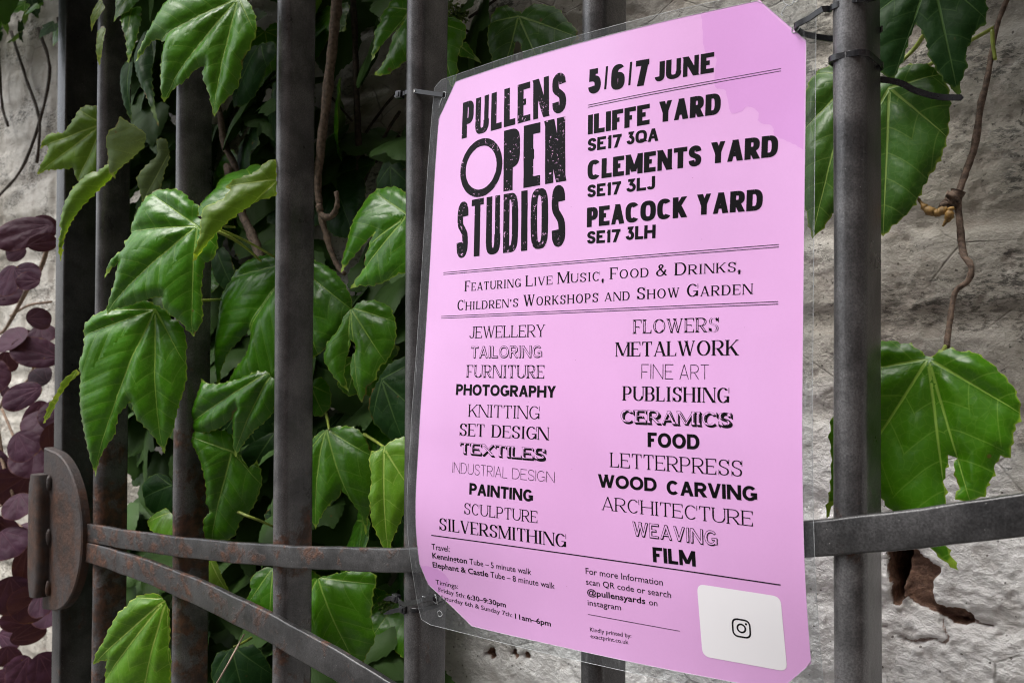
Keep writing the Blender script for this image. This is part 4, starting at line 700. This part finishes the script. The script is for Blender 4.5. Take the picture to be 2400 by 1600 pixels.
M_INK = m_ink('black_ink', False); M_WORN = m_ink('worn_black_ink', True); M_FILL = m_simple('pink_fill', PINK, .5, 0, coat=.5)
TEXT = [
('PULLENS', 'poster', 28.38, 48.65, 131.0, 46.45, 29.05),
('O', 'ring', 28.87, 87.67, 72.56, 89.01, 41.19),
('PEN', 'poster', 74.18, 96.16, 131.49, 95.46, 45.76),
('STUDIOS', 'tall', 27.92, 142.49, 131.07, 141.48, 43.93),
('5/6/7', 'wood', 148.82, 37.83, 195.53, 39.87, 17.3),
('JUNE', 'wood', 200.1, 38.96, 240.39, 39.95, 12.99),
('ILIFFE', 'wood', 149.01, 65.76, 196.46, 66.15, 13.54),
('YARD', 'wood', 203.02, 66.23, 244.82, 67.33, 13.61),
('CLEMENTS', 'wood', 148.89, 97.42, 232.68, 98.5, 13.49),
('YARD', 'wood', 238.69, 98.06, 280.82, 99.0, 13.41),
('PEACOCK', 'wood', 148.69, 129.98, 223.29, 130.33, 13.44),
('YARD', 'wood', 229.75, 129.83, 271.93, 130.79, 13.16),
('SE17', 'grot', 148.74, 77.48, 175.51, 78.21, 8.91),
('3QA', 'grot', 179.31, 77.48, 202.87, 78.15, 8.55),
('SE17', 'grot', 148.75, 109.43, 175.3, 110.01, 8.67),
('3LJ', 'grot', 179.32, 109.48, 200.7, 109.74, 8.71),
('SE17', 'grot', 148.79, 141.46, 175.11, 142.17, 8.64),
('3LH', 'grot', 179.14, 141.52, 201.28, 141.95, 8.87),
('FEATURING', 'smallcaps', 38.62, 168.42, 92.31, 167.93, 7.86),
('LIVE', 'smallcaps', 96.94, 167.95, 120.29, 167.64, 7.88),
('MUSIC,', 'smallcaps', 124.94, 167.56, 162.36, 167.38, 8.11),
('FOOD', 'smallcaps', 167.6, 166.82, 196.44, 167.04, 7.77),
('&', 'smallcaps', 201.75, 167.05, 209.82, 167.01, 7.71),
('DRINKS,', 'smallcaps', 215.3, 167.13, 258.58, 167.44, 8.02),
('CHILDREN’S', 'smallcaps', 31.67, 182.82, 90.2, 182.24, 7.89),
('WORKSHOPS', 'smallcaps', 95.25, 182.09, 158.32, 181.82, 8.11),
('and', 'smallcaps', 163.35, 181.5, 182.6, 181.6, 7.57),
('SHOW', 'smallcaps', 188.09, 181.52, 218.29, 181.32, 8.01),
('GARDEN', 'smallcaps', 223.56, 181.35, 266.24, 181.54, 8.14),
('JEWELLERY', 'light_serif', 44.78, 204.34, 114.21, 204.47, 8.76),
('TAILORING', 'outline', 47.18, 219.14, 112.06, 219.11, 8.71),
('FURNITURE', 'inline', 44.08, 233.88, 114.58, 233.97, 9.42),
('PHOTOGRAPHY', 'futura', 34.54, 247.07, 124.73, 247.3, 8.25),
('KNITTING', 'light_serif', 47.91, 262.96, 111.34, 262.74, 9.19),
('SET', 'didone', 39.96, 277.4, 63.09, 277.29, 9.23),
('DESIGN', 'didone', 70.12, 277.2, 119.35, 277.0, 9.0),
('TEXTILES', 'shadow', 40.56, 290.18, 116.56, 290.93, 7.76),
('INDUSTRIAL', 'thin', 34.49, 305.27, 84.5, 306.03, 7.88),
('DESIGN', 'thin', 88.7, 305.95, 124.66, 306.21, 7.56),
('PAINTING', 'futura', 50.77, 320.13, 106.71, 321.0, 8.49),
('SCULPTURE', 'light_serif', 46.42, 334.96, 110.41, 335.42, 8.31),
('SILVERSMITHING', 'didone', 23.03, 349.28, 133.63, 349.95, 9.28),
('FLOWERS', 'inline', 185.58, 203.9, 245.07, 204.02, 9.15),
('METALWORK', 'didone', 172.61, 218.84, 257.75, 218.54, 9.49),
('FINE', 'thin', 191.62, 233.36, 214.48, 233.5, 9.53),
('ART', 'thin', 218.92, 233.45, 238.7, 233.38, 9.26),
('PUBLISHING', 'didone', 178.2, 247.82, 252.16, 247.72, 9.39),
('CERAMICS', 'shadow', 176.53, 262.08, 253.51, 261.77, 8.19),
('FOOD', 'futura', 196.47, 277.46, 232.72, 277.16, 9.43),
('LETTERPRESS', 'light_serif', 168.96, 292.29, 260.52, 291.82, 9.69),
('WOOD', 'futura', 159.27, 306.38, 202.76, 305.79, 8.8),
('CARVING', 'futura', 209.83, 306.93, 269.66, 305.92, 9.07),
('ARCHITECTURE', 'light_serif', 162.22, 321.37, 266.62, 321.07, 9.02),
('WEAVING', 'outline', 184.76, 335.92, 243.42, 335.76, 9.32),
('FILM', 'futura', 199.22, 351.37, 228.81, 350.49, 9.69),
('Travel:', 'regular', 14.45, 365.13, 31.72, 365.02, 4.51),
('Kennington', 'bold', 14.18, 371.84, 47.29, 372.05, 4.16),
('Tube – 5 minute walk', 'regular', 49.54, 371.99, 104.19, 372.65, 4.15),
('Elephant & Castle', 'bold', 13.5, 379.05, 66.1, 379.43, 4.04),
('Tube – 8 minute walk', 'regular', 68.11, 379.3, 123.34, 379.91, 4.16),
('Timings:', 'regular', 14.27, 392.49, 36.24, 392.72, 3.69),
('Friday 5th:', 'regular', 16.14, 398.04, 42.39, 399.15, 3.45),
('6:30–9:30pm', 'bold', 44.03, 399.27, 80.2, 399.83, 3.63),
('Saturday 6th & Sunday 7th:', 'regular', 17.68, 403.95, 85.28, 406.15, 3.29),
('11am–6pm', 'bold', 87.76, 406.68, 118.68, 406.97, 3.73),
('For more Information', 'regular', 148.58, 365.88, 205.67, 365.7, 4.1),
('scan QR code or search', 'regular', 148.63, 373.05, 210.99, 372.85, 3.97),
('@pullensyards', 'bold', 149.16, 379.94, 192.62, 379.64, 3.9),
('on', 'regular', 195.24, 379.71, 201.18, 379.75, 3.74),
('instagram', 'regular', 149.34, 387.1, 174.72, 386.63, 3.77),
('Kindly printed by:', 'regular', 150.33, 404.79, 181.55, 403.83, 2.76),
('exactprint.co.uk', 'regular', 150.54, 409.28, 179.21, 408.45, 2.76),
]
def block_of(w, st, s0, t0):
    if st in ('poster', 'ring', 'tall'): return 'title_lettering'
    if t0 < 45: return 'date_lettering'
    if t0 < 150: return 'yard_lettering'
    if t0 < 190: return 'events_lettering'
    if t0 < 360: return 'trades_lettering'
    return 'travel_lettering' if s0 < 140 else 'contact_lettering'
BL = {}; LIFT = .0001
def face(G, s0, t0, s1, t1): Geo().add(*lay(G, s0, t0, s1, t1, LIFT+.00004)).make('open_letter_face', M_FILL, poster, False)
for (w, st, s0, t0, s1, t1, cap) in TEXT:
    B = BL.setdefault(block_of(w, st, s0, t0), Geo()); tot = math.hypot(s1-s0, t1-t0)
    if st == 'ring':
        P = arc(22, 22.3, 19.0, 19.6, 0, 360, 2.0, 72); V_, F_ = sweep(P, 2.9, 2.9); G = Geo().add(V_, F_); B.add(*lay(G, 28.8, 97, 72.6, 97, LIFT, .12)); continue
    if st in ('regular', 'bold'): B.add(*lay(font_geo(w, tot, cap, st == 'bold'), s0, t0, s1, t1, LIFT)); continue
    if st == 'outline':
        for d in (0, .5, 1):
            G = word_geo(w, st, tot, cap); B.add(*lay(G, s0+.35*d, t0+.35*d, s1+.35*d, t1+.35*d, LIFT+.000006*d))
        face(word_geo(w, st, tot, cap, 'grow-0.040'), s0, t0, s1, t1); continue
    if st == 'shadow':
        for d in np.linspace(0, 1, 5): B.add(*lay(word_geo(w, st, tot, cap, 'grow0.012'), s0+1.1*d, t0+1.2*d, s1+1.1*d, t1+1.2*d, LIFT+.000006*d))
        face(word_geo(w, st, tot, cap, 'grow-0.016'), s0, t0, s1, t1)
        B.add(*lay(core_geo(w, st, tot, cap, .34), s0+.5, t0, s1+.5, t1, LIFT+.00007)); continue
    worn = st in ('poster', 'tall')
    B.add(*lay(word_geo(w, st, tot, cap), s0, t0, s1, t1, LIFT, .10 if worn else 0))
    if st == 'inline': face(core_geo(w, st, tot, cap, .36), s0, t0, s1, t1)
bpy.data.objects.remove(_to); bpy.data.curves.remove(_tx)
def rule(s0, s1, t, wd):
    n = 60; st_ = [(s0+(s1-s0)*k/n, t+y) for k in range(n+1) for y in (-wd/2, wd/2)]; Geo().add(S(st_, LIFT), [(2*k, 2*k+1, 2*k+3, 2*k+2) for k in range(n)]).make('printed_rule', M_INK, poster, False)
for s0, s1, t in ((149, 282.3, 46.0), (15.3, 282.2, 153.3), (15.3, 282.2, 187.5)): rule(s0, s1, t-.75, .42); rule(s0, s1, t+.75, .42)
rule(14.8, 282.2, 354.1, .75); rule(149.2, 216, 393.4, .38)
for nm, G in BL.items(): G.make(nm, M_WORN if nm == 'title_lettering' else M_INK, poster, False)
# white rounded panel with the camera emblem (the code itself is left out)
pan = corner([(229, 361.2), (281.8, 361.2), (282.6, 407), (230.4, 407)], 5, 6)
a, f = cdt(resample(pan, 3), 6.0); panel = mesh('white_panel', S(a, LIFT), [tuple(reversed(q)) for q in f], m_simple('white_print', (.78, .77, .80), .5, 0, coat=.5), poster)
E_ = Geo(); cx_, cy_ = 256.4, 384.8
L = corner([(cx_-5.4, cy_-5.4), (cx_+5.4, cy_-5.4), (cx_+5.4, cy_+5.4), (cx_-5.4, cy_+5.4)], 3.6, 8); V_, F_ = sweep(L+[L[0]], .55, .55); E_.add(S(V_, LIFT+.00005), F_)
V_, F_ = sweep(arc(cx_, cy_, 2.5, 2.5, 0, 360), .55, .55); E_.add(S(V_, LIFT+.00005), F_)
V_ = [(cx_+3.1+.75*math.cos(q), cy_-3.1+.75*math.sin(q)) for q in np.linspace(0, 2*math.pi, 12, endpoint=False)]; E_.add(S(V_, LIFT+.00005), [tuple(range(12))])
em = E_.make('camera_emblem', M_INK, None, False); em.parent = panel
# ------------------------------------------------------------------ cable ties
def strap_geo(path, wid, thick=.0011, updir=(0, 0, 1), per=6, taper=0):
    P = catmull(path, per); n = len(P); T = np.gradient(P, axis=0); T /= np.linalg.norm(T, axis=1)[:, None]+1e-9; U = np.array(updir, float); secs = []
    for i in range(n):
        u = U-T[i]*(U@T[i]); u /= np.linalg.norm(u); nn = np.cross(T[i], u); w = wid*(1 if not taper else min(1, .25+(n-1-i)/taper))
        secs.append([tuple(P[i]+u*w/2*a+nn*thick/2*b) for a, b in ((-1, -.6), (-.9, -1), (.9, -1), (1, -.6), (1, .6), (.9, 1), (-.9, 1), (-1, .6))])
    return loft(secs)
def around(bx, z, off, a0, a1, slope=0.0, n=40):
    out = []; pr = rrect(BX/2+off, BY/2+off, .005+off, 6); m = len(pr)
    for k in range(n+1):
        a = a0+(a1-a0)*k/n; i = (a % 1.0)*m; j = int(i); f = i-j; p, q = pr[j % m], pr[(j+1) % m]
        x, y = p[0]+(q[0]-p[0])*f, p[1]+(q[1]-p[1])*f; out.append((bx+x, y, z+slope*x))
    return out
def tie(label, parts, head, hrot, tail=None):
    t = thing('cable_tie', head, label, 'cable tie', 'black nylon cable ties on the gate bars')
    g = Geo()
    for p in parts: g.add(*strap_geo(p, .0037, per=2))
    shade(g.make('strap', M_TIE, t), 40)
    h = Geo(); h.add(*box_geo(head, (.0068, .0052, .0064), .0009, Matrix.Rotation(hrot, 4, 'Y')))
    h.add(*box_geo((head[0], head[1]-.0028, head[2]), (.0034, .0012, .0040), .0004, Matrix.Rotation(hrot, 4, 'Y')))
    shade(h.make('head', M_TIE, t), 40)
    if tail:
        g = Geo(); P = catmull(tail, 6); g.add(*strap_geo(tail, .0037, per=6, taper=5))
        for k in range(2, len(P)-5, 1):          # moulded ratchet ribs
            pass
        shade(g.make('tail', M_TIE, t), 40)
    return t
b5, b7 = 3*BS, 5*BS
hole = S([(4.3, 8.2)])[0]
tie('black cable tie holding the upper left corner of the pink poster', [[(b5-.0150, -.0170, 1.7152)]+around(b5, 1.7150, .0009, .62, .77, -.10, 10)+[tuple(hole+np.array([-.004, -.001, .001])), tuple(hole), tuple(hole+np.array([.002, .004, 0])), (b5+.0120, .012, 1.712)]+around(b5, 1.712, .0010, 1.02, 1.42, 0, 14)], (b5-.0150, -.0165, 1.7155), .1, [(b5-.0165, -.0165, 1.7155), (b5-.0215, -.0162, 1.7154)])
h2 = S([(11.5, 405)])[0]
tie('upper black cable tie at the lower left corner of the poster', [[(b5-.0140, -.0195, 1.2975)]+[(b5-.009, -.0215, 1.2972), (b5+.002, -.0245, 1.2955), tuple(h2+np.array([-.006, -.0015, 0])), tuple(h2), tuple(h2+np.array([.001, .006, 0])), (b5+.0130, .010, 1.296)]+around(b5, 1.2965, .001, 1.02, 1.50, 0, 14)], (b5-.0125, -.0200, 1.2972), .15, [(b5-.014, -.0200, 1.2970), (b5-.020, -.0205, 1.2955), (b5-.0255, -.0215, 1.2940)])
tie('lower black cable tie on the bar below the poster corner, tail pointing left', [around(b5, 1.2900, .0011, .5, 1.5, 0, 40)], (b5-.0035, -.0205, 1.2898), .12, [(b5-.005, -.0208, 1.2895), (b5-.014, -.0215, 1.2865), (b5-.0245, -.0225, 1.2825)])
h4 = S([(290.5, 22.5)])[0]
tie('black cable tie holding the upper right corner of the poster', [[tuple(h4+np.array([.001, .010, 0])), tuple(h4+np.array([0, .001, .001])), tuple(h4+np.array([.002, -.0035, .001])), (.8605, -.0165, 1.6985), (.8690, -.0185, 1.7012)]+around(b7, 1.7020, .0011, .55, .80, .05, 12)+[(b7+.0125, -.013, 1.7035)], [tuple(h4+np.array([.0005, .004, -.001])), (.856, .006, 1.6950), (.868, .017, 1.6935)]+around(b7, 1.6940, .0012, 1.45, 1.05, 0, 14)], (b7+.0135, -.0165, 1.7035), -.05)
tie('black cable tie ringed round the right hand bar with its tail pointing right', [around(b7, 1.6715, .0016, 0, 1.0, 0, 44)], (b7-.004, .0205, 1.6690), 0, [(b7-.003, .022, 1.6690), (.8975, .028, 1.6645), (.9075, .031, 1.6580), (.9190, .034, 1.6530), (.9300, .034, 1.6505), (.9330, .034, 1.6500)])

# ------------------------------------------------------------------ leaves
def build_leaf_mesh(name, n, e1, e2, J, out, veins, mat, teeth=.0019, grid=.0034, dome=.9, seed=0):
    """out, veins: 2-D metres in the leaf plane, origin at the stalk joint"""
    rng = random.Random(seed); P0 = np.array(out); L = max(np.hypot(*(P0.T)))
    if L > .05:                                                             # soften the traced corners a little
        Q = []
        for i in range(len(P0)):
            a, b, c = P0[i-1], P0[i], P0[(i+1) % len(P0)]; u, v = b-a, c-b; cs = (u@v)/(np.linalg.norm(u)*np.linalg.norm(v)+1e-9)
            Q += [b] if cs < .35 else [b-u*.22*.5+v*.02, b+v*.22*.5-u*.02]
        P0 = np.array(Q)
    P = resample(P0, .0021); m = len(P)
    T = np.roll(P, -1, 0)-np.roll(P, 1, 0); T /= np.linalg.norm(T, axis=1)[:, None]+1e-9; N = np.stack([T[:, 1], -T[:, 0]], -1)
    area = .5*np.sum(P[:, 0]*np.roll(P[:, 1], -1)-np.roll(P[:, 0], -1)*P[:, 1])
    if area < 0: N = -N
    ph = 0; off = np.zeros(m); stp = rng.uniform(.28, .34)
    for i in range(m):
        ph += stp*rng.uniform(.7, 1.3)*.75; f = ph % 1.0; off[i] = teeth*(f**1.6)*rng.uniform(.6, 1.2)
    P = P+N*off[:, None]*min(1, L/.07)
    V2, tri = cdt(P, grid, .18)
    VE = np.array(veins).reshape(-1, 2); ang = np.arctan2(VE[:, 1], VE[:, 0]); ln = np.linalg.norm(VE, axis=1)
    r = np.hypot(V2[:, 0], V2[:, 1]); th = np.arctan2(V2[:, 1], V2[:, 0])
    dif = np.abs((th[:, None]-ang[None]+math.pi) % (2*math.pi)-math.pi); k = dif.argmin(1)
    D = VE/ln[:, None]; pq = lambda X, kk: (np.einsum('ij,ij->i', X, D[kk]), X[:, 0]*D[kk, 1]-X[:, 1]*D[kk, 0])
    pp, qq = pq(V2, k); aq = np.abs(qq); sd = -poly_sd(V2[:, 0], V2[:, 1], P)
    rel = r/(L+1e-9); env = np.clip(sd/.008, 0, 1)
    fz = np.clip((L/.13)**1.5, .06, 1)
    h = fz*(-.0022*np.exp(-(aq/.0030)**2)*np.clip(r/.01, 0, 1) + .0034*(1-np.exp(-(aq/.009)**2))*env)
    h += dome*.55*L*.22*(.40-rel**2)                                            # blade arches, tips droop away
    h += -.0035*fz*(1-np.clip(sd/.010, 0, 1))**2
    o = rng.uniform(0, 50); wv = fbm(V2[:, 0]*22+o, V2[:, 1]*22+o, 7, 2)-.5; h += .0075*wv*np.clip(L/.12, .3, 1.1)
    h += .003*np.sin(np.linspace(0, 1, len(h))*0+th*9+o)*np.clip(rel-.5, 0, 1)*np.clip(1-sd/.02, 0, 1)
    W3 = J+V2[:, :1]*e1+V2[:, 1:]*e2+h[:, None]*n
    me = bpy.data.meshes.new(name); me.from_pydata(W3.tolist(), [], [tuple(t) for t in tri]); me.update()
    # front side must look along +n
    fn = np.array(me.polygons[0].normal)
    if fn @ n < 0: me.flip_normals()
    uvA = me.uv_layers.new(name='vein'); uvB = me.uv_layers.new(name='rim'); me.update()
    lv = np.empty(len(me.loops), np.int32); me.loops.foreach_get('vertex_index', lv); pk = np.repeat(np.arange(len(me.polygons)), 3)
    cen = V2[lv.reshape(-1, 3)].mean(1); ct = np.arctan2(cen[:, 1], cen[:, 0]); kk = np.abs((ct[:, None]-ang[None]+math.pi) % (2*math.pi)-math.pi).argmin(1)[pk]
    a, b = pq(V2[lv], kk); rim = 1-np.clip(sd[lv]/.022, 0, 1); rho = r[lv]/np.maximum(ln[kk], 1e-6)
    rr_ = np.where(rim > .88, .9+.1*(rim-.88)/.12, np.clip(rho, 0, 1)*.9)
    uvA.data.foreach_set('uv', np.stack([a*10, b*10], -1).astype(np.float32).ravel()); uvB.data.foreach_set('uv', np.stack([rr_, np.full(len(a), seed % 97/97)], -1).astype(np.float32).ravel())
    me.materials.append(mat); me.polygons.foreach_set('use_smooth', [True]*len(me.polygons)); me.update()
    return me
def frame(n):
    n = np.array(n, float); n /= np.linalg.norm(n); e1 = np.cross([0, 0, 1], n); e1 /= np.linalg.norm(e1); return n, e1, np.cross(n, e1)
ivy = thing('climbing_ivy', (.2, .12, 1.0), 'glossy green ivy climbing behind and between the gate bars', 'climbing plant')
wivy = thing('hanging_ivy', (.9, .14, 1.75), 'ivy runner hanging against the white wall right of the poster with one very large leaf', 'climbing plant')
def put_leaf(i, rec, parent):
    name, kind, J, nn, o, v = rec; n, e1, e2 = frame(nn); me = build_leaf_mesh('leaf', n, e1, e2, np.array(J)/1e4, np.array(o).reshape(-1, 2)/1e4, np.array(v).reshape(-1, 2)/1e4, M_LEAF[kind], seed=i+1, dome=DOME.get(name, 1.5))
    ob = bpy.data.objects.new('leaf', me); COL.objects.link(ob); ob.parent = parent; ob.matrix_parent_inverse = Matrix.Translation(-Vector(parent.location)); return ob
DOME = {'shiny': 1.7, 'h': .3, 'i': -.6, 'j': .2, 'k': -.3, 'm': .2, 'n': .1, 'ah': .35, 'big_right': .35, 'ak': .5, 'al': .5, 'aj': .4}
for i, rec in enumerate(LEAVES):
    ob = put_leaf(i, rec, wivy if rec[0] in ('aj', 'ak', 'al', 'big_right') else ivy)
    if rec[0] == 'low_left': ob['label'] = 'leaf with an orange brown blotch'
# leaves filling the shade behind, and unseen ones added above to block light
def generic(kind, L, seed):
    rng = random.Random(seed); v = lambda x: x*(1+rng.uniform(-.09, .09)); pts = [(0, 0), (.12, .12), (.30, .16), (.45, .05), (.56, -.14), (.62, -.36), (.50, -.42), (.38, -.46), (.40, -.62), (.30, -.82), (.12, -1.0), (.0, -1.12), (-.08, -.98), (-.26, -.80), (-.36, -.60), (-.36, -.46), (-.5, -.42), (-.60, -.38), (-.56, -.14), (-.42, .06), (-.28, .16), (-.10, .10)]
    pts = [(v(x)*L, v(y)*L) for x, y in pts]; ve = [(0, -1.1*L), (.6*L, -.36*L), (-.6*L, -.36*L), (.42*L, .04*L), (-.42*L, .04*L)]
    return build_leaf_mesh('leaf', np.array([0, -1., 0]), np.array([1., 0, 0]), np.array([0, 0, 1.]), np.zeros(3), pts, ve, M_LEAF[kind], seed=seed, grid=.006)
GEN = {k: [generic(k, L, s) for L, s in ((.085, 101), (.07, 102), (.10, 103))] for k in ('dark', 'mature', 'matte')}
def scatter(n, xr, yr, zr, kinds, parent, ok=lambda x, y, z: True, smin=.7, smax=1.15):
    c = 0
    while c < n:
        x, y, z = random.uniform(*xr), random.uniform(*yr), random.uniform(*zr)
        if not ok(x, y, z): continue
        me = random.choice(GEN[random.choice(kinds)]); ob = bpy.data.objects.new('leaf', me); COL.objects.link(ob); s = random.uniform(smin, smax)
        rot = Matrix.Rotation(random.uniform(-.9, .9), 4, 'Z') @ Matrix.Rotation(random.uniform(-.75, .15), 4, 'X') @ Matrix.Rotation(random.uniform(-.9, .9), 4, 'Y')
        ob.parent = parent; ob.matrix_parent_inverse = Matrix.Translation(-Vector(parent.location)); ob.matrix_basis = Matrix.Translation(Vector((x, y, z))) @ rot @ Matrix.Diagonal((s, s, s, 1)); c += 1
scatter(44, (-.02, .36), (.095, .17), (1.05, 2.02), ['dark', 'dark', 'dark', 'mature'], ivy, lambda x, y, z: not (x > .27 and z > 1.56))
scatter(9, (.33, .41), (.11, .17), (1.05, 1.5), ['dark', 'mature'], ivy)
# background ivy plus unseen overhang added to shade gate and wall: one mass
def mass(zones):
    VV = []; FF = []; base = 0; src = []
    for k in ('dark', 'mature'):
        for m in GEN[k][:2]:
            v = np.empty(len(m.vertices)*3, np.float32); m.vertices.foreach_get('co', v); f = np.empty(len(m.loops), np.int32); m.loops.foreach_get('vertex_index', f); src.append((v.reshape(-1, 3), f.reshape(-1, 3)))
    for xr, yr, zr in [z[:3] for z in zones for _ in range(z[3])]:
        v, f = random.choice(src); rot = np.array((Matrix.Rotation(random.uniform(-1, 1), 3, 'Z') @ Matrix.Rotation(random.uniform(-1.1, -.2), 3, 'X') @ Matrix.Rotation(random.uniform(-.9, .9), 3, 'Y')))
        VV.append(v@rot.T*random.uniform(.9, 1.3)+np.array([random.uniform(*xr), random.uniform(*yr), random.uniform(*zr)])); FF.append(f+base); base += len(v)
    VV = np.vstack(VV); FF = np.vstack(FF); me = bpy.data.meshes.new('shading_foliage'); me.from_pydata(VV.tolist(), [], FF.tolist()); return me
for xr, yr, zr, n, par in ((None, None, None, 0, ivy), ((.86, 1.3), (.06, .18), (1.86, 2.1), 70, wivy)):
    ob = link('shading_foliage', mass([((-.25, .60), (-.10, .18), (1.97, 2.2), 130), ((-1.0, -.2), (-.08, .18), (2.25, 2.5), 90), ((-.06, .36), (.14, .185), (1.0, 1.95), 110), ((-.22, .24), (.11, .185), (1.0, 1.5), 75), ((-.27, -.06), (.12, .185), (1.42, 2.08), 70), ((.34, .46), (.165, .19), (1.45, 1.9), 9)] if xr is None else [(xr, yr, zr, n)]), M_LEAF['dark'], par); ob['kind'] = 'stuff'
scatter(20, (.95, 1.25), (.10, .17), (1.80, 2.1), ['dark', 'mature'], wivy)  # out-of-view leaves added to shade the upper right wall
# vines, stalks, buds
def vine(name, key, rad, mat, parent, knob=.12, seg=9): return tube(name, STEMS[key], rad, mat, parent, seg, 6, knob)
for k, r_ in (('vine_a', (.0056, .0062, .0055, .0042, .0038, .0030, .0022)), ('vine_b', .0042), ('vine_c', .0048), ('fork', (.0036, .0036, .0030, .0024))): vine('vine', k, r_, M_BARK, ivy, .18)
for k, r_ in (('tw1', .0016), ('tw2', .0020), ('tw3', .0022), ('tw4', .0015), ('tw5', .0013), ('tw6', .0038), ('tw7', .0013)): vine('twig', k, r_, M_TWIG, ivy)
for k in ('p1', 'p2', 'p3', 'p4', 'p5', 'p6', 'p7', 'p8', 'p9', 'p10'): vine('leaf_stalk', k, (.0017, .0014, .0012), M_PET, ivy, .05, 8)
vine('dry_stalk', 'dry', .0009, m_simple('straw', (.30, .22, .17), .7, 0), ivy, .05, 6)
vine('vine', 'right', (.0016, .0017, .0021, .0024, .0022, .0024, .0023, .0020, .0019, .0018, .0021), M_BARK, wivy, .12)
vine('spur', 'right_spur', (.0042, .0052, .0040, .0046), M_BARK, wivy, .25); vine('withered_bud', 'bud1', (.002, .0034, .0030, .0006), M_BUD, wivy, .3); vine('withered_bud', 'bud2', (.002, .0026, .0005), M_BUD, wivy, .3)
vine('leaf_stalk', 'p13', (.0014, .0013), M_PET, wivy, .05); vine('leaf_stalk', 'p14', (.0013, .0014), M_PET, wivy, .05); vine('leaf_stalk', 'p11', (.0016, .0014), M_PET, wivy, .05); vine('leaf_stalk', 'p12', (.0014, .0012), M_PET, wivy, .05)
def flower(c, rad, n, parent):
    g = Geo(); rng = random.Random(int(c[0]*1e4))
    for k in range(n):
        d = Vector((rng.gauss(0, 1), rng.gauss(0, 1), rng.gauss(0, 1))).normalized()*rad*rng.uniform(.3, 1)**.5; p = Vector(c)+d
        bm = bmesh.new(); bmesh.ops.create_icosphere(bm, subdivisions=1, radius=rng.uniform(.0009, .0018)); bm.verts.index_update()
        g.add([tuple(v.co*rng.uniform(.75, 1.3)+p) for v in bm.verts], [tuple(v.index for v in f.verts) for f in bm.faces]); bm.free()
        if k % 3 == 0: g.add(*tube_geo([tuple(Vector(c)+d*.1), tuple(Vector(c)+d*.6+Vector((0, 0, .001))), tuple(p)], .00035, 5, 2))
    g.make('flower_cluster', M_FLOWER, parent)
for c, rad, n in zip(MOSS, (.014, .011, .009, .010, .012), (120, 110, 60, 70, 60)): flower((c[0], c[1]-.02, c[2]), rad, n, ivy)
# small-leaved creeper over the top left of the wall
crp = thing('creeper', (-.74, .19, 2.12), 'small round-leaved green creeper on the wall at the top left edge', 'climbing plant'); crp_g = Geo()
SML = [generic('mature', .030, 201), generic('dark', .034, 202)]
for k in range(60):
    x = random.uniform(-.95, -.52); z = random.uniform(2.06, 2.3)-.10*max(0, (x+.70))*0
    if z < 2.10 and random.random() < .45: continue
    ob = bpy.data.objects.new('leaf', random.choice(SML)); COL.objects.link(ob); ob.parent = crp; ob.matrix_parent_inverse = Matrix.Translation(-Vector(crp.location))
    ob.matrix_basis = Matrix.Translation((x, random.uniform(.14, .19), z)) @ Matrix.Rotation(random.uniform(-1.2, .8), 4, 'Z') @ Matrix.Rotation(random.uniform(-.8, .1), 4, 'X') @ Matrix.Rotation(random.uniform(-1, 1), 4, 'Y')
for L in ([(-.78, .19, 2.12), (-.72, .193, 2.02), (-.66, .193, 1.93), (-.67, .194, 1.85)], [(-.66, .19, 2.10), (-.62, .193, 2.0), (-.72, .194, 1.86), (-.86, .194, 1.80)], [(-.58, .19, 2.1), (-.56, .193, 1.98), (-.53, .193, 1.9)], [(-.84, .19, 2.1), (-.83, .194, 1.99), (-.80, .194, 1.94)]): tube('twig', L, .0028, M_TWIG, crp, 7, 6, .2)

# ------------------------------------------------------------------ purple-leaved shrub
shrub = thing('purple_shrub', (-.3, .12, 1.0), 'purple-leaved shrub growing beside the gate hinge at the left edge', 'shrub')
def oval(Lx, Ly, seed):
    pts = [(.5*Lx*math.cos(a)*(1-.10*math.sin(a)), -.5*Ly+.5*Ly*math.sin(a)) for a in np.linspace(math.pi/2, math.pi/2+2*math.pi, 26, endpoint=False)]
    return pts, [(0, -Ly*.98), (Lx*.33, -Ly*.62), (-Lx*.33, -Ly*.62)]
def shrub_leaf(x, y, z, w_, h_, an, seed):
    horiz = w_ > h_*1.25; Lx, Ly = (h_, w_) if horiz else (w_, h_); Lx, Ly = Lx*1.3, Ly*1.25; pts, ve = oval(max(.03, Lx), max(.035, Ly), seed)
    rng = random.Random(seed); me = build_leaf_mesh('leaf', np.array([0, -1., 0]), np.array([1., 0, 0]), np.array([0, 0, 1.]), np.zeros(3), pts, ve, M_LEAF['purple'], 0.0, .006, .2, seed)
    ob = bpy.data.objects.new('leaf', me); COL.objects.link(ob); ob.parent = shrub; ob.matrix_parent_inverse = Matrix.Translation(-Vector(shrub.location))
    rot = Matrix.Rotation(.85+rng.uniform(-.6, .45), 4, 'Z') @ Matrix.Rotation(rng.uniform(-.7, .3), 4, 'X') @ Matrix.Rotation(R(an)+(math.pi/2*rng.choice((1, -1)) if horiz else rng.uniform(-.2, .2)), 4, 'Y')
    c = rot @ Vector((0, 0, -Ly/2)); ob.matrix_basis = Matrix.Translation(Vector((x, y, z))-c) @ rot
for i, q in enumerate(SHRUB): shrub_leaf(*q, seed=300+i)
for i in range(44):
    shrub_leaf(random.uniform(-.66, -.2), random.uniform(.05, .19), .88+.6*random.random()**1.8, random.uniform(.04, .056), random.uniform(.04, .055), random.uniform(-60, 60), 400+i)
for k, L in enumerate(SBR): tube('branch', L, (.0042, .0034, .0026) if k in (1, 0) else .0022, M_SBR, shrub, 8, 6, .15)
